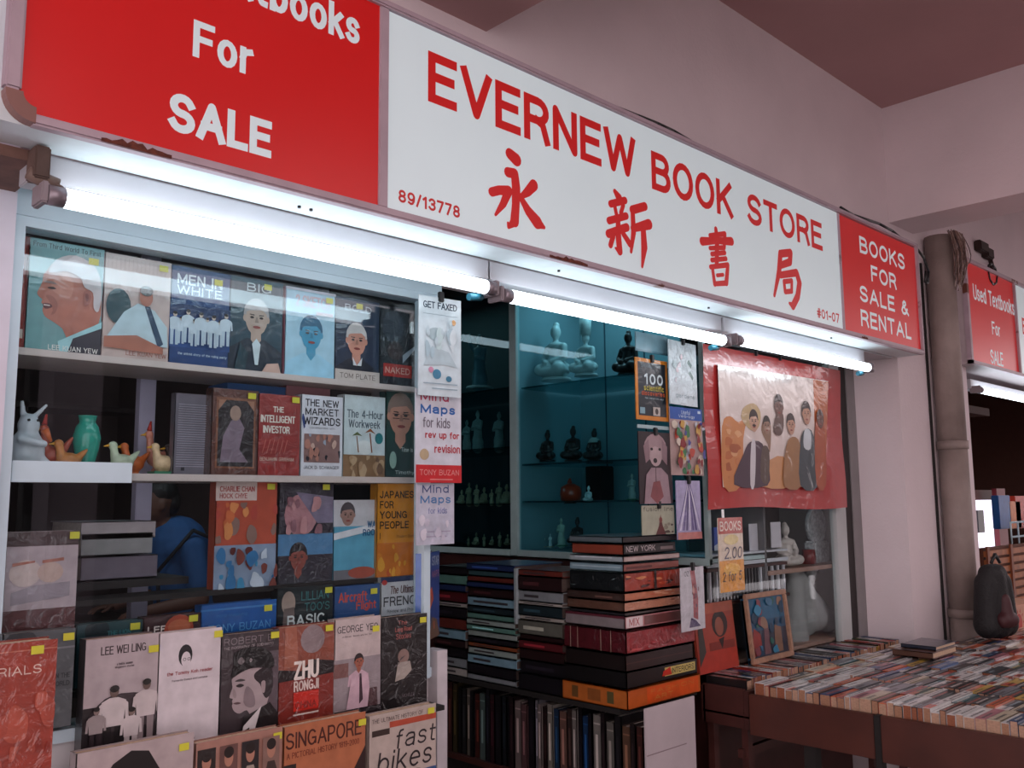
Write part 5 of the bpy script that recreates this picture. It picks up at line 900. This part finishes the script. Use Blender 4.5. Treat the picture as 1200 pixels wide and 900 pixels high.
# bookcase under the stacks
bc = tag(empty('bookcase', (XS, 1.89, 0)), 'low dark bookcase under the book stacks beside the doorway', 'bookcase')
B().box(-.005, .44, .10, 1.10, .798, .818, bev=.002).build('top', DARK, bc); B().box(.0, .44, .0, 1.10, .505, .525).build('shelf', WOOD, bc); B().box(.0, .44, .0, 1.10, .0, .06).build('plinth', DARK, bc)
B().box(.2, .22, .02, 1.09, .06, .798).build('back_board', DARK, bc); B().box(0, .44, 1.08, 1.10, .0, .798).build('side_panel', DARK, bc); B().box(.06, .27, .0, .016, .06, .797).build('side_panel', DARK, bc)
wx0, wx1 = at(756, 870, 1.88)[0], at(815, 870, 1.88)[0]; wz = at(756, 836, 1.88)[1]
wp = tag(empty('card_sheet', (wx0, 1.878, .52)), 'creased white card sheet covering the near end of the bookcase', 'card')
B().box(0, wx1-wx0, 0, .006, 0, wz-.52+.014, bev=.001).build('sheet', mat('worn_white_card', 'b5a8ac', rough=.6, noise=.1, scale=8), wp)
B().box(.005, (wx1-wx0)*.8, -.0015, 0, .17, .173).build('crease', mat('crease', '8a7a7c', rough=.8), wp)
cols = ['4a4026', '17141a', '2a2a2c', '8a8076', '1c1c20', '5a2a24', '5c6e6c', '20222a', '3a1c24', '17141a', '1a2228', '1a181c', '2c1c20', '8c7a78', '6a4a4c', '17141a', '8c8890', '9a8c88', '2a1a1a', '9c948c', '1f3a58', '7a5a50', '3a2a28', '847c78', '17141a', '1d3c66', '17141a', '8a8480', '241c1e', '6e6a64', '1a181c', '6a4c3c', '231a1c', '4c2a26']
cols = cols[::-1]; y = 1.915; i = 0
while y < 2.95:
    r = random.Random(i+50); tk = r.uniform(.018, .038); hh = r.uniform(.232, .266); c = cols[i % len(cols)]
    e = tag(empty('book', (XS+.012+r.uniform(0, .01), y, .526)), '%s spined book, %s from the white panel in the low bookcase' % ({'1': 'dark', '2': 'dark', '3': 'brown', '4': 'olive', '5': 'dull', '6': 'muted', '7': 'tan', '8': 'grey', '9': 'pale'}[c[0]], ORD[i]), 'book', 'upright books in the low bookcase')
    c = shade(c, .82); B().box(0, .003, 0, tk-.002, 0, hh, c).box(0, .17, 0, .002, 0, hh, c).box(0, .17, tk-.004, tk-.002, 0, hh, c).build('cover', GLOSS, e)
    B().box(.003, .165, .002, tk-.004, .003, hh-.004).build('page_block', PAGESW, e)
    p = Print(tk-.002, hh, 0).run([('r', .3, .25, .6, .75, shade(c, 1.8)), ('r', .1, .88, .9, .9, shade(c, 1.6))]); o = p.b.build('spine_print', GLOSS, e, (-.0003, tk-.002, 0)); o.rotation_euler.z = -math.pi/2
    y += tk; i += 1
# lower shelf: wide red object's round top and hidden books left out of view

# ================================================================== BOOK TABLES
ZT2 = .86
TX, TY = 2.885, 1.79
tb = tag(empty('book_trolley', (2.90, 1.80, 0)), 'narrow dark wooden box on legs holding the back book row', 'table')
B().box(.0, 1.36, .0, .018, .70, .83).build('side_panel', WOOD, tb); B().box(.0, .018, .02, .19, .70, .835, bev=.002).build('end_panel', WOOD, tb); B().box(.0, 1.36, .18, .195, .70, .83).build('side_panel', WOOD, tb); B().box(.0, 1.36, .0, .19, .738, .745).build('bottom', WOOD, tb)
for x in (.02, 1.28):
    for y in (.02, .16): B().box(x, x+.03, y, y+.025, 0, .74).build('leg', WOOD, tb)
B().box(.0, 1.3, .03, .05, .60, .63).build('rail', WOOD, tb)
t2 = tag(empty('book_table', (TX, 0, 0)), 'large dark red wooden table filled with rows of paperbacks', 'table')
WOOD2 = mat('red_brown_panel', '50281f', rough=.4, noise=.3, scale=6)
B().box(0, .018, 1.345, TY, .690, .825, bev=.002).build('front_panel', WOOD2, t2); B().box(0, .018, .30, 1.325, .685, .825, bev=.002).build('front_panel', WOOD2, t2)
B().box(-.004, .03, 1.325, 1.345, .0, .825, bev=.002).build('corner_post', DARK, t2)
B().box(.018, 1.33, .30, TY, .742, .750).build('bottom', WOOD, t2); B().box(1.33, 3.0, .30, 1.625, .742, .750).build('bottom', WOOD, t2)
for x in (.02, 1.4, 2.9):
    for y in (.32, 1.56): B().box(x, x+.04, y, y+.04, 0, .742).build('leg', DARK, t2)
PAL = [('white', 'dcd8d6', 26), ('black', '17161a', 26), ('cream', 'c9b89e', 8), ('red', 'a8301f', 9), ('orange', 'd05a20', 6), ('navy blue', '1f3866', 9), ('teal', '22626a', 5), ('grey', '77757c', 9), ('brown', '5a3a2e', 8), ('green', '2f4a38', 4), ('pink', 'b06a74', 4), ('bright blue', '2a66a8', 4), ('yellow', 'c9a23a', 2)]
PW = [p[2] for p in PAL]
_bk = {}
PG2 = mat('page_block_browned', 'a4785e', rough=.8, noise=.2, scale=150); PG3 = mat('page_block_rust', '94583e', rough=.8, noise=.2, scale=150); PG4 = mat('page_block_tan', 'b8927a', rough=.8, noise=.2, scale=150)
def pmesh(L_, tk, hh, ci, v):
    """spine-up paperback: length along x, spine at the top; returns cover mesh and page mesh"""
    key = (L_, round(tk, 3), ci, v)
    if key in _bk: return _bk[key]
    c = PAL[ci][1]; b_ = B(); e = .0012; r = random.Random(hash((ci, v)) & 255)
    b_.box(0, L_, 0, e, 0, hh, shade(c, .9)).box(0, L_, tk-e, tk, 0, hh, shade(c, .9)).box(0, L_, 0, tk, hh-.0015, hh, c)
    a = shade(c, .45) if int(c[:2], 16) > 110 else random.Random(v*13+ci).choice(['d0c8c0', 'b84a30', 'c9b060', '9aa8b0'])
    z = hh+.0003
    def q(u0, u1, y0, y1, cc): b_.quad([(u0*L_, y0*tk, z), (u1*L_, y0*tk, z), (u1*L_, y1*tk, z), (u0*L_, y1*tk, z)], cc)
    n_ = r.randint(4, 7); u = .08
    if v == 3: q(.0, .35, 0, 1, random.Random(ci).choice(['d6d0cc', 'c04a28', '2a5a88']))
    for k in range(n_):
        wd = r.uniform(.04, .11); q(u, u+wd, .36, .60, a); u += wd+.018
    if v % 2: q(.78, .93, .3, .6, a)
    me = b_.mesh('paperback', GLOSS)
    pg = B().box(.001, L_-.001, e, tk-e, 0, hh-.002).mesh('page_block', [PG4, PG2, PG3, PG2, PG4][v])
    _bk[key] = (me, pg); return me, pg
def place(x, y, ztop, L_, tk, ci, v, rz, label, group, hh=.108):
    me, pg = pmesh(L_, tk, hh, ci, v)
    o = bpy.data.objects.new('paperback', me); COL.objects.link(o); o.location = (x, y, ztop-hh); o.rotation_euler = (0, 0, rz); tag(o, label, 'book', group)
    p = bpy.data.objects.new('page_block', pg); COL.objects.link(p); p.parent = o
    return o
rr = random.Random(99)
TH = [.019, .024, .028, .034, .040]
# back row against the cabinet: books run front to back, side by side along the cabinet
x = 2.925; i = 0
while x < 4.18:
    tk = rr.choice(TH); ci = rr.choices(range(len(PAL)), PW)[0]; v = rr.randint(0, 4)
    place(x+tk, 1.822+rr.uniform(-.004, .004), .862+rr.uniform(-.004, .004), .17, tk-.0006, ci, v, math.pi/2, '%s-spined paperback, %s from the doorway end of the row against the cabinet' % (PAL[ci][0], ORD[i]), 'paperbacks in the row against the cabinet')
    x += tk; i += 1
# big table: rows of books lying lengthways across, counted from the wooden front panel
total = 0; row = 0; X = TX+.022
while X < 5.6 and row < 14:
    L_ = .178 if row % 3 else .165
    y = (TY-.012 if X+L_ < 4.22 else 1.615); i = 0
    ymin = max(.62, .300*(X+L_)-.02)
    while y > ymin:
        tk = rr.choice(TH)*(.95 if row < 6 else 1.1); ci = rr.choices(range(len(PAL)), PW)[0]; v = rr.randint(0, 4)
        y -= tk
        hj = rr.uniform(-.006, .006)
        place(X+rr.uniform(-.004, .004) if row else X+rr.uniform(-.0, .004), y, ZT2+hj, L_, round(tk-.0006, 4), ci, v, 0, '%s-spined paperback, %s from the cabinet end in the %s row of the big table' % (PAL[ci][0], ORD[i], ORD[row]), 'paperbacks on the big table')
        i += 1; total += 1
        if total >= 299: break
    X += L_+.006; row += 1
    if total >= 299: break
print('table books', total, 'rows', row)
# some loose books on the far end
a = at(1086, 750, 1.52)
e = lying('book', a[0], a[0]+.25, 1.50, 1.66, .868, .892, '5a3a2c', 'thick brown book lying on the paperbacks by the pillar', 'loose books by the pillar', wrap=1)
e = lying('book', a[0]+.06, a[0]+.27, 1.51, 1.65, .893, .908, '1c2438', 'dark blue book lying on the brown one by the pillar', 'loose books by the pillar', wrap=1)

# ================================================================== BEHIND THE PILLAR: NEXT SHOP
_b = at(1168, 742, 1.52); bp_ = tag(empty('backpack', (_b[0], 1.52, .87), -.3), 'black backpack with a dark red panel standing at the table end', 'bag')
link('body', blob_mesh('body', [('c', (-.06, 0, .06), (.06, 0, .06), .06, .06), ('c', (-.065, 0, .05), (-.05, 0, .24), .055, .05), ('c', (.065, 0, .05), (.05, 0, .24), .055, .05), ('c', (0, 0, .06), (0, 0, .27), .07, .055), ('c', (-.03, 0, .28), (.03, 0, .28), .045, .045)], mat('black_nylon', '161315', rough=.7, bump=.4), .009), bp_)
link('front_pocket', blob_mesh('front_pocket', [('c', (-.03, -.055, .08), (.03, -.055, .08), .035, .035), ('c', (0, -.05, .08), (0, -.045, .17), .04, .03)], mat('dark_red_nylon', '3f161b', rough=.6), .008), bp_)
B().tube([(-.03, -.02, .33), (0, -.02, .37), (.03, -.02, .33)], .008).build('handle', BLACK, bp_)
def pbx(name, x0, x1, py0, py1, Y, dpt, m, label, cat, px):
    za = at(px, py0, Y)[1]; zb = at(px, py1, Y)[1]
    return za, zb
# wicker-like orange crates with slats
cr = tag(empty('slatted_crate', (at(1158, 690, 1.95)[0], 1.95, .75)), 'orange brown slatted crate stack in the next shop', 'crate')
zt_ = at(1170, 655, 1.95)[1]-.75
ORW = mat('orange_wood_slat', 'a05a2c', rough=.6, noise=.35, scale=14)
for k in range(9): B().box(0, 1.6, 0, .012, k*.05, k*.05+.034).build('slat', ORW, cr)
for x_ in (.0, .4, .8, 1.2): B().box(x_, x_+.035, -.012, 0, 0, .46).build('upright', mat('crate_upright', '7c3f22', rough=.6), cr)
B().box(0, 1.6, .012, .05, 0, .45).build('filling', mat('crate_inside', '5a3020', rough=.8), cr); B().box(0, 1.6, .0, .3, -.75, -.01).build('base', WOOD, cr)
bxr = tag(empty('cardboard_box', (at(1182, 740, 1.56)[0], 1.56, .80)), 'peach box printed with a red sun at the table end', 'box')
B().box(0, .5, 0, .2, 0, .17, bev=.003).build('carton', mat('peach_card', 'c08a70', rough=.6), bxr)
sp = B(); P2 = Print(.5, .17, 0); P2.E(.32, .5, .09, .26, 'b02a1c')
for k in range(10):
    a = k/10*6.283; P2.P([(.32+.11*math.cos(a-.15), .5+.3*math.sin(a-.15)), (.32+.11*math.cos(a+.15), .5+.3*math.sin(a+.15)), (.32+.15*math.cos(a), .5+.44*math.sin(a))], 'b02a1c')
P2.b.build('sun_print', PAPER, bxr)
# glowing panel standing in for daylight, red post, wire rack with plate, dark goods
x0_, x1_ = at(1140, 600, 2.9)[0], at(1163, 600, 2.9)[0]; zt_, zb_ = at(1150, 586, 2.9)[1], at(1150, 652, 2.9)[1]
lbx = tag(empty('opening_glow_panel', (x0_, 2.9, zb_)), 'glowing panel standing in for a bright opening, dark phone shape, beyond the pillar', 'light')
B().box(0, x1_-x0_, 0, .04, 0, zt_-zb_).build('glow_face', mat('opening_glow', 'f0eaff', rough=.4, emit=1.6, noise=0), lbx); B().box(0, x1_-x0_, 0, .04, -zb_, 0).build('stand', DARK, lbx)
B().box((x1_-x0_)*.12, (x1_-x0_)*.42, -.02, 0, (zt_-zb_)*.42, (zt_-zb_)*.82).build('dark_device', BLACK, lbx)
ps = tag(empty('display_post', (x1_+.02, 2.86, 0)), 'dark red post beside the glowing white panel', 'post'); B().box(0, .22, 0, .04, 0, zt_+.10).build('post', mat('crimson_post', '7a1f28', rough=.5, emit=0), ps)
rkk = tag(empty('wire_rack', (7.0, 2.2, 1.0)), 'white wire rack above the orange crates in the next shop', 'rack')
zr = at(1175, 648, 2.2)[1]-1.0
for k in range(3): B().cyl((0, 0, zr+k*.1), (1.2, 0, zr+k*.1), .008, n=6).build('wire', FRAMEW, rkk)
for k in range(9): B().cyl((k*.15, 0, zr), (k*.15, 0, zr+.2), .006, n=6).build('wire', FRAMEW, rkk)
gd = tag(empty('goods_shelf', (6.6, 3.0, 1.2)), 'dark shelf of hazy ornaments in the next shop', 'shelf')
B().box(0, 2.6, 0, .3, .3, .36).build('board', mat('shelf_brown', '55302a', rough=.6), gd); B().box(0, 2.6, 0, .3, 1.05, 1.12).build('board', mat('shelf_brown', '55302a', rough=.6), gd); B().box(0, 2.6, .28, .3, .3, 1.12).build('back_board', mat('shelf_back', '2a2624', rough=.8), gd); B().box(0, 2.6, 0, .3, -1.2, .3).build('cabinet', mat('shelf_brown', '55302a', rough=.6), gd)
gxs = [(7.5, .28, '5a3a34'), (7.8, .34, '3a4a3a'), (8.15, .22, '8a5a4c'), (8.45, .3, '2c4038')]
for i, (x_, h, c) in enumerate(gxs):
    m_ = mat('goods_'+c, c, rough=.5, noise=.3); b_ = B().lathe([(0, 0), (h*.28, 0), (h*.34, h*.3), (h*.2, h*.6), (h*.12, h*.75), (h*.16, h), (h*.1, h)])
    thing_mesh(b_, 'vase', m_, ['brown', 'dull green', 'pinkish', 'dark green'][i]+' vase on the dark shelf of the next shop', 'vase', 'vases in the next shop', loc=(x_, 3.12, 1.56))
for i, (px_, c, z0) in enumerate(((1178, '2a5a9a', .0), (1190, 'd07020', -.04), (1197, 'c0402c', .0))):
    X_, Z_ = at(px_, 600, 2.3); thing_mesh(B().box(-.12, .12, 0, .05, -.12, .12+z0, bev=.004), 'carton', mat('carton_'+c, c, rough=.5, noise=.2), ['blue', 'orange', 'red'][i]+' carton above the crates in the next shop', 'box', 'cartons in the next shop', loc=(X_, 2.3, Z_))

# ================================================================== INSIDE THE SHOP
ib = tag(empty('bookcase', (.3, 6.1, 0)), 'tall dark bookcase at the back of the shop', 'bookcase')
DKW = mat('dark_wood_shelf', '2c211d', rough=.6, noise=.2)
for z in (.3, .75, 1.2, 1.65, 2.1, 2.5): B().box(0, 2.2, 0, .35, z, z+.03).build('shelf', DKW, ib)
for x_ in (0, .73, 1.46, 2.17): B().box(x_, x_+.03, 0, .35, 0, 2.53).build('upright', DKW, ib)
k = 0
for z, ln in ((1.23, 'chest-high'), (1.68, 'upper')):
    x_ = .04; j = 0
    while x_ < 2.1 and j < 26:
        r = random.Random(k+300); tk = r.uniform(.03, .07); hh = r.uniform(.22, .36); c = r.choice(['4a3f3c', '2a2626', '6a6460', '3a2422', '24303a', '55504a'])
        if not any(abs(x_+tk/2-u-.015) < .05 for u in (.73, 1.46)):
            thing_mesh(B().box(0, tk-.004, 0, .2, 0, hh, c), 'book', PAPER, '%s book on the %s shelf of the back bookcase' % (ORD[j], ln), 'book', 'books on the %s back shelf' % ln, loc=(x_, 6.12, z)); j += 1
        x_ += tk+.002; k += 1
# man inside the shop, bending towards the counter
def person():
    X, _ = at(207, 640, 4.9); t = tag(empty('person', (X, 4.9, 0)), 'dark-haired person in a blue short-sleeved shirt bending over inside the shop', 'person')
    # faces -x (towards the left of the window); z up
    H = [('s', -.13, 0, 1.50, .095, .078, .12), ('s', -.10, 0, 1.53, .09, .08, .10), ('s', -.215, 0, 1.48, .016, .014, .022), ('c', (-.05, 0, 1.33), (-.11, 0, 1.43), .055, .052), ('s', -.12, -.08, 1.49, .018, .012, .03), ('s', -.12, .08, 1.49, .018, .012, .03), ('s', -.17, 0, 1.42, .04, .045, .03)]
    T_ = [('c', (.06, 0, .92), (.0, 0, 1.28), .135, .155), ('s', .0, 0, 1.25, .13, .20, .10), ('s', .07, 0, .93, .13, .165, .12)]
    A_ = []
    for d in (-1, 1):
        sh = Vector((0, d*.19, 1.27)); el = Vector((.03 if d < 0 else -.05, d*.25, 1.00)); wr = Vector((-.24, d*.20, .96))
        A_ += [('c', sh, el, .055, .043), ('c', el, wr, .042, .028), ('s', wr.x-.045, wr.y, wr.z-.005, .045, .034, .016)]
        for f, (dy, ln) in enumerate(((-.028, .06), (-.010, .072), (.009, .068), (.027, .055))):
            p0 = wr+Vector((-.075, dy, -.004)); p1 = p0+Vector((-ln*.55, dy*.15, -.008)); p2 = p1+Vector((-ln*.35, 0, -.022)); A_ += [('c', p0, p1, .0085, .008), ('c', p1, p2, .008, .007)]
        p0 = wr+Vector((-.03, -d*.028, 0)); p1 = p0+Vector((-.03, -d*.028, -.012)); A_ += [('c', p0, p1, .010, .009), ('c', p1, p1+Vector((-.028, -d*.004, -.012)), .009, .008)]
    Lg = []
    for d in (-1, 1): Lg += [('c', (.07, d*.09, .90), (.03, d*.10, .49), .085, .058), ('c', (.03, d*.10, .49), (.06, d*.10, .09), .056, .038), ('c', (.07, d*.10, .045), (-.10, d*.11, .035), .042, .036)]
    skin = mat('brown_skin', '6a4436', rough=.6)
    link('body', blob_mesh('body', H+T_+A_+Lg, skin, .0085), t)
    sh_ = [('c', (.06, 0, .90), (.0, 0, 1.27), .150, .168), ('s', .0, 0, 1.25, .142, .215, .105), ('s', .07, 0, .92, .145, .18, .12), ('c', (-.03, 0, 1.30), (-.07, 0, 1.36), .075, .066)]
    for d in (-1, 1): sh = Vector((0, d*.19, 1.27)); el = Vector((.03 if d < 0 else -.05, d*.25, 1.00)); sh_ += [('c', sh, sh.lerp(el, .72), .068, .062)]
    link('shirt', blob_mesh('shirt', sh_, mat('blue_shirt', '2d5c94', rough=.8, bump=.3, bscale=15), .012), t)
    link('trousers', blob_mesh('trousers', [(l[0], l[1], l[2], l[3]+.014, l[4]+.014) for l in Lg if l[1][2] > .3 and l[2][2] > .05][:]+[('s', .07, 0, .90, .145, .18, .10)], mat('dark_trousers', '22242c', rough=.8), .014), t)
    link('hair', blob_mesh('hair', [('s', -.10, 0, 1.555, .098, .086, .085), ('s', -.05, 0, 1.51, .06, .078, .08)], mat('black_hair', '15110f', rough=.5, bump=.5), .007), t)
    for d in (-1, 1): link('eye', blob_mesh('eye', [('s', -.214, d*.028, 1.505, .008, .011, .006)], mat('eye_white', 'b8b0a8', rough=.3), .002), t)
    link('mouth', blob_mesh('mouth', [('s', -.212, 0, 1.44, .006, .022, .006)], mat('lips', '5a2c26', rough=.5), .002), t)
    B().tube([(.135, -.19, 1.3), (-.02, -.235, 1.36), (-.16, -.14, 1.15), (-.13, -.1, .95)], .010).build('bag_strap', mat('dark_strap', '1a1c22', rough=.7), t)
person()
cn = tag(empty('counter', (.6, 4.4, 0)), 'dark counter in front of the person inside the shop', 'counter')
B().box(0, 1.15, 0, .9, .82, .86, bev=.004).build('top', DKW, cn); B().box(.03, 1.1, .03, .87, 0, .82).build('body', DKW, cn)
